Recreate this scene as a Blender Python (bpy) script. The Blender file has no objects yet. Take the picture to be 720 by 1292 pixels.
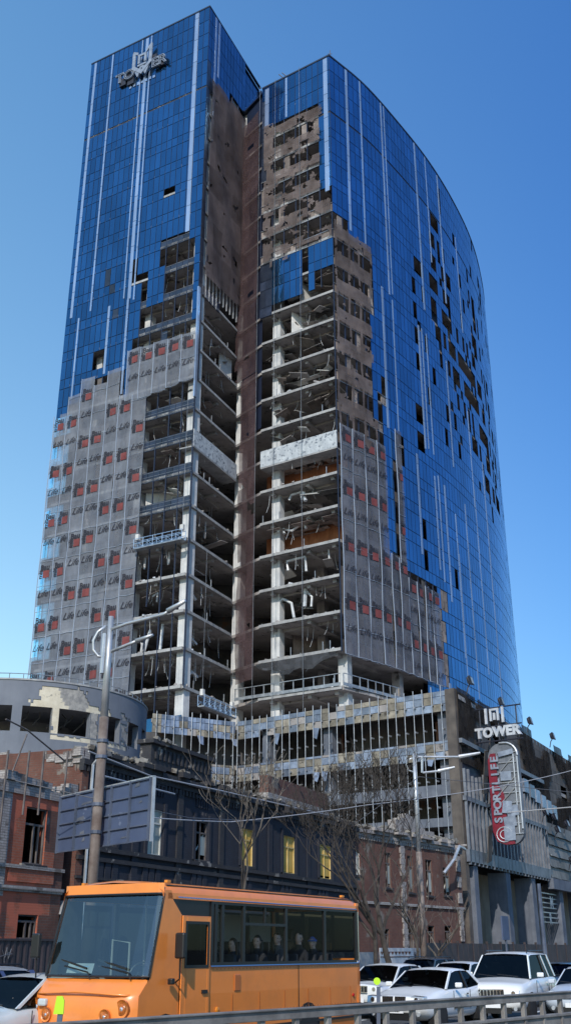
import bpy, bmesh, math, random
from mathutils import Vector, Matrix, noise as mnoise
R=random.Random(7)
SC=bpy.context.scene
COL=SC.collection
rad=math.radians
# ---------------------------------------------------------------- camera model / surveying helpers
F=1287.;CX=360.;CY=646.;PITCH=rad(23.2);EZ=1.9
cp,sp=math.cos(PITCH),math.sin(PITCH)
def ray(px,py):
    a=px-CX;b=CY-py
    return (a,F*cp-b*sp,b*cp+F*sp)
def proj(x,y,z):
    z-=EZ;f=y*cp+z*sp;u=-y*sp+z*cp
    return (CX+F*x/f,CY-F*u/f)
def at_z(px,py,z):
    r=ray(px,py);t=(z-EZ)/r[2];return (r[0]*t,r[1]*t)
def at_y(px,py,Y):
    r=ray(px,py);t=Y/r[1];return Vector((r[0]*t,Y,r[2]*t+EZ))
def inpoly(x,y,P):
    c=False;n=len(P);j=n-1
    for i in range(n):
        xi,yi=P[i];xj,yj=P[j]
        if (yi>y)!=(yj>y) and x<(xj-xi)*(y-yi)/(yj-yi)+xi: c=not c
        j=i
    return c
class Face:
    """vertical face from ground point P to Q (left to right seen from outside)"""
    def __init__(s,P,Q):
        s.P=P;s.L=math.dist(P,Q);s.d=((Q[0]-P[0])/s.L,(Q[1]-P[1])/s.L);s.n=(s.d[1],-s.d[0])
    def W(s,a,z,o=0.):
        return (s.P[0]+s.d[0]*a+s.n[0]*o,s.P[1]+s.d[1]*a+s.n[1]*o,z)
    def fs(s,px,py):
        r=ray(px,py);d=s.d
        det=-r[0]*d[1]+r[1]*d[0]
        t=(-s.P[0]*d[1]+s.P[1]*d[0])/det
        x,y=r[0]*t,r[1]*t
        return ((x-s.P[0])*d[0]+(y-s.P[1])*d[1],r[2]*t+EZ)
class Curve(Face):
    def __init__(s,pts):
        s.pts=pts;s.acc=[0]
        for a,b in zip(pts,pts[1:]): s.acc.append(s.acc[-1]+math.dist(a,b))
        s.L=s.acc[-1]
        s.tan=[]
        for i in range(len(pts)):
            a=pts[max(i-1,0)];b=pts[min(i+1,len(pts)-1)];m=math.dist(a,b)
            s.tan.append(((b[0]-a[0])/m,(b[1]-a[1])/m))
    def W(s,a,z,o=0.):
        a=min(max(a,0),s.L-1e-6);i=0
        while s.acc[i+1]<a: i+=1
        f=(a-s.acc[i])/(s.acc[i+1]-s.acc[i]);p,q=s.pts[i],s.pts[i+1]
        t=[s.tan[i][k]*(1-f)+s.tan[i+1][k]*f for k in (0,1)];m=math.hypot(*t)
        return (p[0]+(q[0]-p[0])*f+t[1]/m*o,p[1]+(q[1]-p[1])*f-t[0]/m*o,z)
    def fs(s,px,py):
        r=ray(px,py)
        for i in range(len(s.pts)-1):
            sub=Face(s.pts[i],s.pts[i+1]);a,z=sub.fs(px,py)
            if -0.02<=a<=sub.L+0.02: return (s.acc[i]+a,z)
        return (s.L,0)
# ---------------------------------------------------------------- mesh builder
class MB:
    def __init__(s): s.v=[];s.f=[];s.m=[];s.r=[];s.cr=0.;s.cm=0;s.sm=False
    def face(s,pts,m=None,r=None):
        b=len(s.v);s.v+=[tuple(p) for p in pts];s.f.append(tuple(range(b,b+len(pts))))
        s.m.append(s.cm if m is None else m);s.r.append(R.random() if r is None else r)
    def idx(s,vs,fs,m=None,r=None):
        b=len(s.v);s.v+=[tuple(p) for p in vs];rr=R.random() if r is None else r
        for f in fs: s.f.append(tuple(b+i for i in f));s.m.append(s.cm if m is None else m);s.r.append(rr)
    def hexa(s,P,m=None,r=None):
        s.idx(P,[(0,3,2,1),(4,5,6,7),(0,1,5,4),(1,2,6,5),(2,3,7,6),(3,0,4,7)],m,r)
    def box(s,c,d,rz=0.,m=None,rx=0.,ry=0.):
        M=Matrix.Rotation(rz,3,'Z')@Matrix.Rotation(ry,3,'Y')@Matrix.Rotation(rx,3,'X');c=Vector(c);x,y,z=d[0]/2,d[1]/2,d[2]/2
        s.hexa([c+M@Vector(p) for p in((-x,-y,-z),(x,-y,-z),(x,y,-z),(-x,y,-z),(-x,-y,z),(x,-y,z),(x,y,z),(-x,y,z))],m)
    def fbox(s,F_,a0,a1,z0,z1,o0,o1,m=None,r=None):
        """box on a face frame"""
        W=F_.W
        s.hexa([W(a0,z0,o1),W(a1,z0,o1),W(a1,z0,o0),W(a0,z0,o0),W(a0,z1,o1),W(a1,z1,o1),W(a1,z1,o0),W(a0,z1,o0)],m,r)
    def fquad(s,F_,a0,a1,z0,z1,o,m=None,r=None,j=0.):
        W=F_.W
        q=lambda:R.uniform(-j,j)
        s.face([W(a0,z0,o+q()),W(a1,z0,o+q()),W(a1,z1,o+q()),W(a0,z1,o+q())],m,r)
    def tube(s,pts,rd,n=6,m=None,cap=True):
        pts=[Vector(p) for p in pts]
        if not hasattr(rd,'__len__'): rd=[rd]*len(pts)
        vs=[];fs=[];pu=None
        for i,p in enumerate(pts):
            t=(pts[min(i+1,len(pts)-1)]-pts[max(i-1,0)]).normalized()
            if pu is None: pu=t.cross(Vector((0,0,1)) if abs(t.z)<.9 else Vector((1,0,0))).normalized()
            u=(pu-t*pu.dot(t)).normalized();w=t.cross(u);pu=u
            for k in range(n):
                a=2*math.pi*k/n;vs.append(p+(u*math.cos(a)+w*math.sin(a))*rd[i])
        for i in range(len(pts)-1):
            for k in range(n):
                a=i*n+k;b=i*n+(k+1)%n;fs.append((a,b,b+n,a+n))
        if cap: fs.append(tuple(range(n-1,-1,-1)));fs.append(tuple((len(pts)-1)*n+k for k in range(n)))
        s.idx(vs,fs,m)
    def prism(s,poly,z0,z1,m=None):
        n=len(poly);vs=[(p[0],p[1],z0) for p in poly]+[(p[0],p[1],z1) for p in poly]
        s.idx(vs,[tuple(range(n-1,-1,-1)),tuple(range(n,2*n))]+[(i,(i+1)%n,(i+1)%n+n,i+n) for i in range(n)],m)
    def lathe(s,prof,c=(0,0,0),axis='z',n=20,m=None):
        vs=[];fs=[]
        for r_,h in prof:
            for k in range(n):
                a=2*math.pi*k/n;x,y=r_*math.cos(a),r_*math.sin(a)
                p=(x,y,h) if axis=='z' else ((x,h,y) if axis=='y' else (h,x,y))
                vs.append((c[0]+p[0],c[1]+p[1],c[2]+p[2]))
        for i in range(len(prof)-1):
            for k in range(n):
                fs.append((i*n+k,i*n+(k+1)%n,(i+1)*n+(k+1)%n,(i+1)*n+k))
        fs.append(tuple(range(n)));fs.append(tuple((len(prof)-1)*n+k for k in range(n)))
        s.idx(vs,fs,m)
    def build(s,name,mats,parent=None,base=None,smooth=False,bevel=0.,sub=0,local=False,merge=False):
        """vertices are world coordinates unless local; base = origin of a top-level mesh"""
        me=bpy.data.meshes.new(name)
        off=Vector((0,0,0))
        if parent is not None and not local: off=wloc(parent)
        elif base is not None: off=Vector(base)
        me.from_pydata([tuple(Vector(v)-off) for v in s.v],[],s.f)
        if not isinstance(mats,(list,tuple)): mats=[mats]
        for m in mats: me.materials.append(m)
        me.polygons.foreach_set('material_index',[min(i,len(mats)-1) for i in s.m])
        at=me.attributes.new('rnd','FLOAT','FACE');at.data.foreach_set('value',s.r)
        if merge or sub:
            at=None;bm=bmesh.new();bm.from_mesh(me);bmesh.ops.remove_doubles(bm,verts=bm.verts,dist=1e-4)
            bmesh.ops.recalc_face_normals(bm,faces=bm.faces);bm.to_mesh(me);bm.free()
        uv=me.uv_layers.new(name='UVMap')
        for p in me.polygons:
            n=p.normal
            if abs(n.z)>.75:
                for li in p.loop_indices:
                    c=me.vertices[me.loops[li].vertex_index].co;uv.data[li].uv=(c.x,c.y)
            else:
                h=math.hypot(n.x,n.y);t=(-n.y/h,n.x/h)
                for li in p.loop_indices:
                    c=me.vertices[me.loops[li].vertex_index].co;uv.data[li].uv=(c.x*t[0]+c.y*t[1],c.z)
        if smooth: me.polygons.foreach_set('use_smooth',[True]*len(me.polygons))
        o=bpy.data.objects.new(name,me);COL.objects.link(o)
        if parent is not None: o.parent=parent
        elif base is not None: o.location=base
        if bevel:
            b=o.modifiers.new('b','BEVEL');b.width=bevel;b.segments=2;b.limit_method='ANGLE';b.angle_limit=rad(40)
        if sub:
            b=o.modifiers.new('s','SUBSURF');b.levels=sub;b.render_levels=sub
        return o
def wloc(o):
    v=Vector((0,0,0))
    while o is not None: v=v+o.location;o=o.parent
    return v
def tag(o,label=None,cat=None,group=None,kind=None):
    if label:o['label']=label
    if cat:o['category']=cat
    if group:o['group']=group
    if kind:o['kind']=kind
    return o
def thing(name,label,cat,loc=(0,0,0),rz=0.,group=None):
    o=bpy.data.objects.new(name,None);COL.objects.link(o);o.location=loc;o.rotation_euler=(0,0,rz);o.empty_display_size=.5
    return tag(o,label,cat,group)
def struct(o): o['kind']='structure';return o
def lab(o,l): o['label']=l;return o
def copy_tree(o,parent=None):
    c=o.copy();COL.objects.link(c);c.parent=parent
    for ch in list(o.children): copy_tree(ch,c)
    return c
def text_mesh(mb,txt,size,place,m=0,bold=0.,shear=0.,extrude=0.,align='CENTER',spacing=1.):
    """glyph outlines placed by place(u,v)->world; lettering is flat geometry"""
    cu=bpy.data.curves.new('t','FONT');cu.body=txt;cu.size=size;cu.shear=shear;cu.offset=bold;cu.extrude=extrude
    cu.align_x=align;cu.align_y='CENTER';cu.resolution_u=3;cu.space_character=spacing
    o=bpy.data.objects.new('t',cu);COL.objects.link(o)
    dg=bpy.context.evaluated_depsgraph_get();dg.update()
    me=bpy.data.meshes.new_from_object(o.evaluated_get(dg))
    mb.idx([place(v.co.x,v.co.y,v.co.z) for v in me.vertices],[tuple(p.vertices) for p in me.polygons],m)
    bpy.data.objects.remove(o);bpy.data.curves.remove(cu);bpy.data.meshes.remove(me)
# ---------------------------------------------------------------- materials
def NT(name):
    m=bpy.data.materials.new(name);m.use_nodes=True;nt=m.node_tree;b=nt.nodes['Principled BSDF'];return m,nt,b
def N(nt,t,**k):
    n=nt.nodes.new(t)
    for a,v in k.items():
        if a.startswith('i_'):
            q=a[2:];n.inputs[int(q) if q.isdigit() else q].default_value=v
        else: setattr(n,a,v)
    return n
def c4(c): return (c[0],c[1],c[2],1)
def mixc(nt,f,a,b,bt='MIX'):
    n=N(nt,'ShaderNodeMix',data_type='RGBA',blend_type=bt);L=nt.links
    for s_,v in((0,f),(6,a),(7,b)):
        if hasattr(v,'links'): L.new(v,n.inputs[s_])
        else: n.inputs[s_].default_value=v if s_==0 else c4(v)
    return n.outputs[2]
def ramp(nt,src,p0,p1):
    n=N(nt,'ShaderNodeMapRange');nt.links.new(src,n.inputs[0]);n.inputs[1].default_value=p0;n.inputs[2].default_value=p1;return n.outputs[0]
def noi(nt,scale,co,detail=5,rough=.6,st=None):
    n=N(nt,'ShaderNodeTexNoise',i_Scale=scale,i_Detail=detail,i_Roughness=rough)
    if st:
        mp=N(nt,'ShaderNodeMapping');mp.inputs['Scale'].default_value=st;nt.links.new(co,mp.inputs[0]);co=mp.outputs[0]
    nt.links.new(co,n.inputs['Vector']);return n.outputs[0]
def surf(name,a,b,rough=.8,scale=1.,metal=0.,bump=.0,bscale=None,spots=None,streak=0.,rnd=0.,spec=.5,p=(.35,.65)):
    """a,b two tones mixed by noise; spots=(colour,scale,threshold,width) ; streak = vertical dirt"""
    m,nt,bs=NT(name);g=N(nt,'ShaderNodeNewGeometry').outputs['Position'];L=nt.links
    c=mixc(nt,ramp(nt,noi(nt,scale,g),*p),a,b)
    if spots:
        for sc_ in (spots if isinstance(spots[0][0],tuple) or isinstance(spots[0],list) else [spots]):
            col,s2,t,w=sc_;c=mixc(nt,ramp(nt,noi(nt,s2,g,8,.65),t,t+w),c,col)
    if streak:
        k=ramp(nt,noi(nt,1.,g,6,.6,(3.,3.,.15)),.45,.75)
        n=N(nt,'ShaderNodeMath',operation='MULTIPLY');L.new(k,n.inputs[0]);n.inputs[1].default_value=streak
        c=mixc(nt,n.outputs[0],c,(a[0]*.3,a[1]*.3,a[2]*.3))
    if rnd:
        at=N(nt,'ShaderNodeAttribute',attribute_name='rnd');n=N(nt,'ShaderNodeMapRange');L.new(at.outputs['Fac'],n.inputs[0]);n.inputs[3].default_value=1-rnd;n.inputs[4].default_value=1+rnd
        v=N(nt,'ShaderNodeVectorMath',operation='SCALE');L.new(c,v.inputs[0]);L.new(n.outputs[0],v.inputs['Scale']);c=v.outputs[0]
    L.new(c,bs.inputs['Base Color']);bs.inputs['Roughness'].default_value=rough;bs.inputs['Metallic'].default_value=metal
    bs.inputs['Specular IOR Level'].default_value=spec
    if bump:
        bp=N(nt,'ShaderNodeBump',i_Strength=bump,i_Distance=.03);L.new(noi(nt,bscale or scale*8,g,6),bp.inputs['Height']);L.new(bp.outputs[0],bs.inputs['Normal'])
    return m
def brick(name,c1,c2,mortar,plaster=None,pth=.55,soot_shade=.5,pscale=.35,bump=.4,soot_shade_col=(.03,.028,.027)):
    m,nt,bs=NT(name);L=nt.links
    uv=N(nt,'ShaderNodeUVMap',uv_map='UVMap').outputs[0];g=N(nt,'ShaderNodeNewGeometry').outputs['Position']
    bt=N(nt,'ShaderNodeTexBrick',i_Scale=1.);L.new(uv,bt.inputs['Vector'])
    bt.inputs['Brick Width'].default_value=.26;bt.inputs['Row Height'].default_value=.085;bt.inputs['Mortar Size'].default_value=.011;bt.inputs['Bias'].default_value=0.
    bt.inputs['Color1'].default_value=c4(c1);bt.inputs['Color2'].default_value=c4(c2);bt.inputs['Mortar'].default_value=c4(mortar)
    c=bt.outputs[0]
    c=mixc(nt,ramp(nt,noi(nt,1.6,g,7,.7),.3,.75),c,(c1[0]*.55,c1[1]*.5,c1[2]*.5))
    if plaster: c=mixc(nt,ramp(nt,noi(nt,pscale,g,9,.62),pth,pth+.03),c,plaster)
    c=mixc(nt,ramp(nt,noi(nt,1.,g,6,.6,(1.3,1.3,.35)),1-soot_shade,1.1-soot_shade*.6),c,soot_shade_col)
    L.new(c,bs.inputs['Base Color']);bs.inputs['Roughness'].default_value=.9
    bp=N(nt,'ShaderNodeBump',i_Strength=bump,i_Distance=.02);L.new(bt.outputs[1],bp.inputs['Height']);bp.invert=True;L.new(bp.outputs[0],bs.inputs['Normal'])
    return m
def glassm(name,col,rough=.06,var=.25,metal=.9,dirt=.15):
    m,nt,bs=NT(name);L=nt.links
    at=N(nt,'ShaderNodeAttribute',attribute_name='rnd');g=N(nt,'ShaderNodeNewGeometry').outputs['Position']
    n=N(nt,'ShaderNodeMapRange');L.new(at.outputs['Fac'],n.inputs[0]);n.inputs[3].default_value=1-var;n.inputs[4].default_value=1+var
    k=ramp(nt,noi(nt,.12,g,5),.3,.7);c=mixc(nt,k,tuple(x*.86 for x in col),tuple(min(1,x*1.1) for x in col))
    v=N(nt,'ShaderNodeVectorMath',operation='SCALE');L.new(c,v.inputs[0]);L.new(n.outputs[0],v.inputs['Scale'])
    L.new(v.outputs[0],bs.inputs['Base Color']);bs.inputs['Metallic'].default_value=metal
    rr=N(nt,'ShaderNodeMapRange');L.new(noi(nt,.7,g,7),rr.inputs[0]);rr.inputs[3].default_value=rough;rr.inputs[4].default_value=rough+dirt;L.new(rr.outputs[0],bs.inputs['Roughness'])
    bp=N(nt,'ShaderNodeBump',i_Strength=.12,i_Distance=.05);L.new(noi(nt,.8,g,3),bp.inputs['Height']);L.new(bp.outputs[0],bs.inputs['Normal'])
    return m
def netm(name,a,b,alpha,scale=.35,trans=.35,holes=None):
    m,nt,bs=NT(name);L=nt.links;g=N(nt,'ShaderNodeNewGeometry').outputs['Position']
    at=N(nt,'ShaderNodeAttribute',attribute_name='rnd')
    k=ramp(nt,noi(nt,scale,g,7,.6),.3,.7);c=mixc(nt,k,a,b)
    n=N(nt,'ShaderNodeMapRange');L.new(at.outputs['Fac'],n.inputs[0]);n.inputs[3].default_value=.72;n.inputs[4].default_value=1.16
    v=N(nt,'ShaderNodeVectorMath',operation='SCALE');L.new(c,v.inputs[0]);L.new(n.outputs[0],v.inputs['Scale'])
    df=N(nt,'ShaderNodeBsdfDiffuse');L.new(v.outputs[0],df.inputs[0]);tl=N(nt,'ShaderNodeBsdfTranslucent');L.new(v.outputs[0],tl.inputs[0])
    mx=N(nt,'ShaderNodeMixShader',i_0=trans);L.new(df.outputs[0],mx.inputs[1]);L.new(tl.outputs[0],mx.inputs[2])
    tr=N(nt,'ShaderNodeBsdfTransparent');m2=N(nt,'ShaderNodeMixShader')
    al=N(nt,'ShaderNodeMapRange');L.new(noi(nt,scale*2.2,g,8,.7,(1,1,.5)),al.inputs[0]);al.inputs[1].default_value=.3;al.inputs[2].default_value=.7;al.inputs[3].default_value=alpha-.2;al.inputs[4].default_value=min(1,alpha+.14)
    L.new(al.outputs[0],m2.inputs[0]);L.new(tr.outputs[0],m2.inputs[1]);L.new(mx.outputs[0],m2.inputs[2])
    L.new(m2.outputs[0],nt.nodes['Material Output'].inputs[0]);return m
def tglass(name,tint,refl=.12,rough=.02,hi=.9):
    """window glass: tinted see-through plus a glossy reflection"""
    m,nt,bs=NT(name);L=nt.links
    tr=N(nt,'ShaderNodeBsdfTransparent');tr.inputs[0].default_value=c4(tint)
    gl=N(nt,'ShaderNodeBsdfGlossy',i_Roughness=rough);gl.inputs[0].default_value=(.9,.95,1,1)
    fr=N(nt,'ShaderNodeLayerWeight',i_Blend=.5);pw=N(nt,'ShaderNodeMath',operation='POWER');L.new(fr.outputs['Facing'],pw.inputs[0]);pw.inputs[1].default_value=4.5;a=N(nt,'ShaderNodeMapRange');L.new(pw.outputs[0],a.inputs[0]);a.inputs[3].default_value=refl*.6;a.inputs[4].default_value=hi
    mx=N(nt,'ShaderNodeMixShader');L.new(a.outputs[0],mx.inputs[0]);L.new(tr.outputs[0],mx.inputs[1]);L.new(gl.outputs[0],mx.inputs[2])
    L.new(mx.outputs[0],nt.nodes['Material Output'].inputs[0]);return m
def plain(name,c,rough=.5,metal=0.,coat=0.,emis=0.,spec=.5):
    m,nt,b=NT(name);b.inputs['Base Color'].default_value=c4(c);b.inputs['Roughness'].default_value=rough;b.inputs['Metallic'].default_value=metal
    b.inputs['Coat Weight'].default_value=coat;b.inputs['Coat Roughness'].default_value=.05;b.inputs['Specular IOR Level'].default_value=spec
    return m
def paint(name,c,rough=.35,dirt=.25,metal=0.):
    m,nt,b=NT(name);g=N(nt,'ShaderNodeTexCoord').outputs['Object'];L=nt.links
    k=ramp(nt,noi(nt,1.3,g,8,.65),.45,.8);kk=N(nt,'ShaderNodeMath',operation='MULTIPLY');L.new(k,kk.inputs[0]);kk.inputs[1].default_value=dirt
    L.new(mixc(nt,kk.outputs[0],c,(c[0]*.45+.02,c[1]*.43+.02,c[2]*.4+.02)),b.inputs['Base Color'])
    b.inputs['Roughness'].default_value=rough;b.inputs['Metallic'].default_value=metal;b.inputs['Coat Weight'].default_value=.6;b.inputs['Coat Roughness'].default_value=.08
    bp=N(nt,'ShaderNodeBump',i_Strength=.06,i_Distance=.05);L.new(noi(nt,1.8,g,3),bp.inputs['Height']);L.new(bp.outputs[0],b.inputs['Normal'])
    return m
M={}
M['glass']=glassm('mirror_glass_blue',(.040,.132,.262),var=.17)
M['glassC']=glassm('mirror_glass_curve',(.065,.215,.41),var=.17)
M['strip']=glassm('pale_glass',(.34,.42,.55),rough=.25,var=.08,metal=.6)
M['mull']=plain('mullion_dark',(.012,.02,.045),.5)
M['sky_pane']=glassm('sky_tinted_pane',(.35,.7,.9),var=.2,metal=.8)  # sky showing at the wing corner is put into the base colour
M['darkpanel']=surf('dark_spandrel',(.010,.016,.032),(.024,.032,.055),rough=.35,scale=1.2,rnd=.4)
M['conc']=surf('raw_concrete',(.24,.24,.245),(.38,.38,.375),scale=.8,bump=.3,streak=.35,rough=.9)
M['soffit']=surf('slab_concrete',(.22,.205,.20),(.34,.315,.30),scale=.5,bump=.3,spots=((.07,.065,.06),1.2,.58,.08),rough=.95)
M['white']=surf('white_column',(.44,.45,.46),(.60,.60,.59),scale=.9,bump=.2,streak=.35,rough=.85)
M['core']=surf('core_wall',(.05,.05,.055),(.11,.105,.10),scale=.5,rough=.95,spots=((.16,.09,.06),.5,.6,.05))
M['orange']=surf('orange_block_wall',(.30,.11,.05),(.40,.17,.08),scale=1.5,rough=.95,streak=.5)
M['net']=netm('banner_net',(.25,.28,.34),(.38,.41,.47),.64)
M['netR']=netm('banner_net_shaded',(.18,.195,.24),(.29,.305,.36),.60)  # darker copy of the banner net, shade put into its colour
M['brown']=netm('brown_net',(.14,.108,.105),(.22,.175,.17),.90,scale=.5)
M['brown2']=netm('brown_net_light',(.15,.12,.115),(.26,.215,.205),.80,scale=.7)
M['violet']=netm('violet_net',(.10,.065,.07),(.16,.11,.115),.72,scale=.6)
M['black_net']=netm('black_net',(.035,.031,.03),(.075,.066,.06),.93,scale=.6)
M['ink']=plain('black_ink',(.02,.02,.03),.8)
M['red_ink']=surf('red_ink',(.12,.022,.022),(.19,.045,.042),scale=1.,spots=((.09,.05,.06),1.5,.6,.1))
M['tan']=surf('tan_spandrel',(.14,.115,.105),(.27,.225,.20),scale=.9,rough=.9,rnd=.3,spots=((.05,.045,.045),1.3,.58,.05))
M['foil']=surf('insulation_foil',(.14,.17,.23),(.26,.305,.385),scale=1.5,rough=.35,rnd=.4,bump=.6,metal=.3,spots=((.12,.13,.16),1.8,.62,.04))
M['wool']=surf('rock_wool',(.15,.135,.11),(.26,.235,.19),scale=2.,rough=1.,rnd=.3,bump=.7,spots=((.08,.07,.06),1.5,.58,.06))
M['steel']=surf('steel_rail',(.22,.235,.26),(.38,.395,.42),scale=2.,rough=.4,metal=.5)
M['galv']=surf('galvanised_steel',(.42,.44,.46),(.58,.59,.60),scale=2.,rough=.42,metal=.55,streak=.3)
M['duct']=surf('duct_metal',(.42,.44,.47),(.7,.71,.72),scale=2.,rough=.5,metal=.2)
M['white_panel']=surf('white_plasterboard',(.45,.45,.44),(.62,.61,.58),scale=1.1,rough=.9,rnd=.2)
M['cradleblue']=plain('cradle_paint',(.25,.38,.55),.5)
M['sign_white']=surf('sign_white',(.34,.36,.40),(.52,.54,.57),scale=2.,rough=.4)
M['sign_dark']=plain('sign_dark',(.02,.022,.035),.5)
M['sign_red']=surf('sign_red',(.14,.010,.022),(.21,.016,.035),scale=1.5,rough=.45,spots=((.06,.02,.03),1.2,.6,.05))  # red lowered to hold the shade that falls on the sport sign
M['asphalt']=surf('asphalt',(.040,.040,.042),(.062,.061,.060),scale=.6,bump=.4,bscale=40,rough=.9)
M['pave']=surf('pavement',(.16,.155,.15),(.23,.22,.21),scale=.8,bump=.2,rough=.9)
M['ground']=surf('ground',(.07,.065,.055),(.12,.11,.095),scale=.1,rough=1.)
M['kerb']=surf('kerb_stone',(.25,.25,.25),(.34,.33,.32),scale=1.5,rough=.9)
M['roadwhite']=surf('road_paint',(.45,.45,.43),(.65,.65,.62),scale=3.,rough=.8)
M['bark']=surf('bark',(.028,.023,.02),(.065,.054,.046),scale=3.,rough=1.)
M['twig']=surf('twig',(.08,.065,.055),(.17,.145,.12),scale=2.,rough=1.)
M['redbrick']=brick('red_brick',(.41,.12,.06),(.31,.088,.05),(.26,.18,.14),plaster=(.43,.115,.065),pth=.47,soot_shade=.30)
M['redbrick2']=brick('old_red_brick',(.17,.068,.046),(.12,.052,.038),(.12,.09,.075),plaster=(.17,.145,.125),pth=.60,soot_shade=.46,pscale=.6)  # lower tone and heavier soot also carry the shade of the trees
M['darkblue']=brick('dark_blue_painted_brick',(.026,.030,.045),(.021,.025,.037),(.012,.016,.028),plaster=(.15,.115,.095),pth=.67,soot_shade=.28,pscale=.9,bump=.25)
M['darktrim']=brick('dark_trim',(.034,.035,.042),(.05,.049,.05),(.03,.03,.035),plaster=(.22,.20,.18),pth=.6,soot_shade=.35,pscale=1.3)
M['greybrick']=brick('weathered_pale_brick',(.44,.42,.40),(.32,.29,.27),(.14,.13,.12),plaster=(.13,.11,.10),pth=.57,soot_shade=.33,pscale=1.5)
M['stone']=surf('broken_stone',(.13,.12,.105),(.27,.25,.22),scale=2.5,rough=1.,bump=.8,spots=((.05,.045,.04),2.,.52,.06))
M['rotgrey']=surf('grey_painted_plaster',(.13,.145,.175),(.165,.18,.21),scale=.5,rough=.8,streak=.15)
M['cream']=surf('exposed_cream_block',(.50,.44,.33),(.62,.56,.44),scale=1.4,rough=.9,bump=.5,spots=((.30,.27,.22),2.,.6,.06))
M['patch']=surf('scorched_grey_block',(.20,.195,.19),(.36,.34,.31),scale=3.,rough=1.,bump=.9)
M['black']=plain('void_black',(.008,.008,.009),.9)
M['rubber']=surf('rubber',(.012,.012,.013),(.022,.022,.022),scale=6.,rough=.85)
M['yellowboard']=surf('yellow_board',(.58,.34,.05),(.72,.47,.12),scale=1.,rough=.8,streak=.3)
M['oldframe']=surf('old_window_frame',(.06,.05,.05),(.14,.12,.11),scale=2.,rough=.8)
M['paleframe']=surf('pale_window_frame',(.42,.42,.38),(.58,.57,.52),scale=2.,rough=.8)
M['oldglass']=glassm('dusty_old_glass',(.35,.38,.36),rough=.35,metal=.35)
M['corr']=surf('corrugated_fence',(.030,.022,.024),(.055,.04,.042),scale=1.,rough=.6)
M['boardgrey']=surf('billboard_back',(.055,.078,.14),(.075,.10,.17),scale=1.,rough=.6,spots=((.16,.19,.27),.9,.66,.01))
M['boardframe']=surf('billboard_frame',(.05,.065,.10),(.10,.12,.17),scale=1.,rough=.5)
M['polebrown']=surf('weathered_pole',(.12,.085,.07),(.24,.20,.175),scale=1.5,rough=.8,streak=.5)
M['wire']=plain('wire',(.10,.10,.11),.5)
M['wire_light']=plain('contact_wire',(.45,.43,.42),.4,metal=.3)
M['railpaint']=surf('guard_rail_metal',(.16,.145,.135),(.27,.25,.23),scale=2.5,rough=.6,metal=.2,bump=.2)
M['lime']=plain('lime_reflector',(.45,.72,.02),.4)
M['tin']=surf('rusted_cladding',(.06,.05,.045),(.12,.10,.085),scale=.8,rough=.75,streak=.4,rnd=.3)
M['sheet']=surf('ribbed_sheet_cladding',(.10,.094,.085),(.18,.168,.15),scale=.6,rough=.6,rnd=.35,streak=.3,spots=((.55,.52,.45),.55,.63,.02))
M['beigewall']=surf('beige_wall',(.26,.20,.14),(.36,.29,.21),scale=.6,rough=.95,streak=.5)
M['fin']=surf('grey_fin',(.11,.12,.145),(.20,.215,.245),scale=1.,rough=.5,metal=.2,streak=.3)
M['colblue']=surf('blue_grey_column',(.085,.10,.13),(.14,.155,.19),scale=.8,rough=.8,streak=.4)
M['graffiti']=surf('graffiti_grey',(.22,.21,.22),(.34,.33,.34),scale=1.5,rough=.9)
M['fascia']=surf('fascia_sheet',(.34,.37,.40),(.50,.53,.55),scale=1.2,rough=.7,spots=((.12,.14,.17),2.6,.55,.05),streak=.3)
M['seam']=plain('net_seam',(.30,.35,.43),.8)
M['sign_dim']=surf('dim_sign',(.16,.19,.25),(.26,.30,.37),scale=2.,rough=.4)
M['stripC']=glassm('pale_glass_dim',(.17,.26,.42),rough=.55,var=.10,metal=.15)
# ---------------------------------------------------------------- camera, world, sun
cd=bpy.data.cameras.new('camera');cam=bpy.data.objects.new('camera',cd);COL.objects.link(cam);SC.camera=cam
cam.location=(0,0,EZ);cam.rotation_euler=(math.pi/2+PITCH,0,0);cd.sensor_fit='VERTICAL';cd.sensor_height=24;cd.lens=24*F/1292.;cd.clip_end=6000;cd.clip_start=.1
SUN=Vector((-.17,-.98,0)).normalized();EL=rad(36);SUN=Vector((SUN.x*math.cos(EL),SUN.y*math.cos(EL),math.sin(EL)))
w=bpy.data.worlds.new("World");SC.world=w;w.use_nodes=True;n=w.node_tree
sk=n.nodes.new('ShaderNodeTexSky');sk.sky_type='NISHITA';sk.sun_disc=False;sk.sun_elevation=EL;sk.sun_rotation=math.atan2(SUN.x,SUN.y)
sk.altitude=150;sk.air_density=1.25;sk.dust_density=.35;sk.ozone_density=2.2
tc=n.nodes.new('ShaderNodeTexCoord');sx=n.nodes.new('ShaderNodeSeparateXYZ');n.links.new(tc.outputs['Generated'],sx.inputs[0])
def wr(o,a,b):
    m=n.nodes.new('ShaderNodeMapRange');n.links.new(o,m.inputs[0]);m.inputs[1].default_value=a;m.inputs[2].default_value=b;return m.outputs[0]
t1=mixc(n,wr(sx.outputs[2],0.,.75),(.90,1.0,1.06),(.82,1.40,2.0))
t2=mixc(n,wr(sx.outputs[0],-.3,.3),(1.75,1.50,1.14),(.66,.84,.97))
m1=mixc(n,1.,t1,t2,'MULTIPLY');m2=mixc(n,1.,m1,sk.outputs[0],'MULTIPLY')
n.links.new(m2,n.nodes['Background'].inputs[0]);n.nodes['Background'].inputs[1].default_value=.115
ld=bpy.data.lights.new('sun','SUN');ld.energy=3.9;ld.angle=rad(.5);ld.color=(1,.93,.84);lo=bpy.data.objects.new('sun',ld);COL.objects.link(lo)
lo.rotation_euler=SUN.to_track_quat('Z','Y').to_euler();lo.location=(-40,-60,90)
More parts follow.
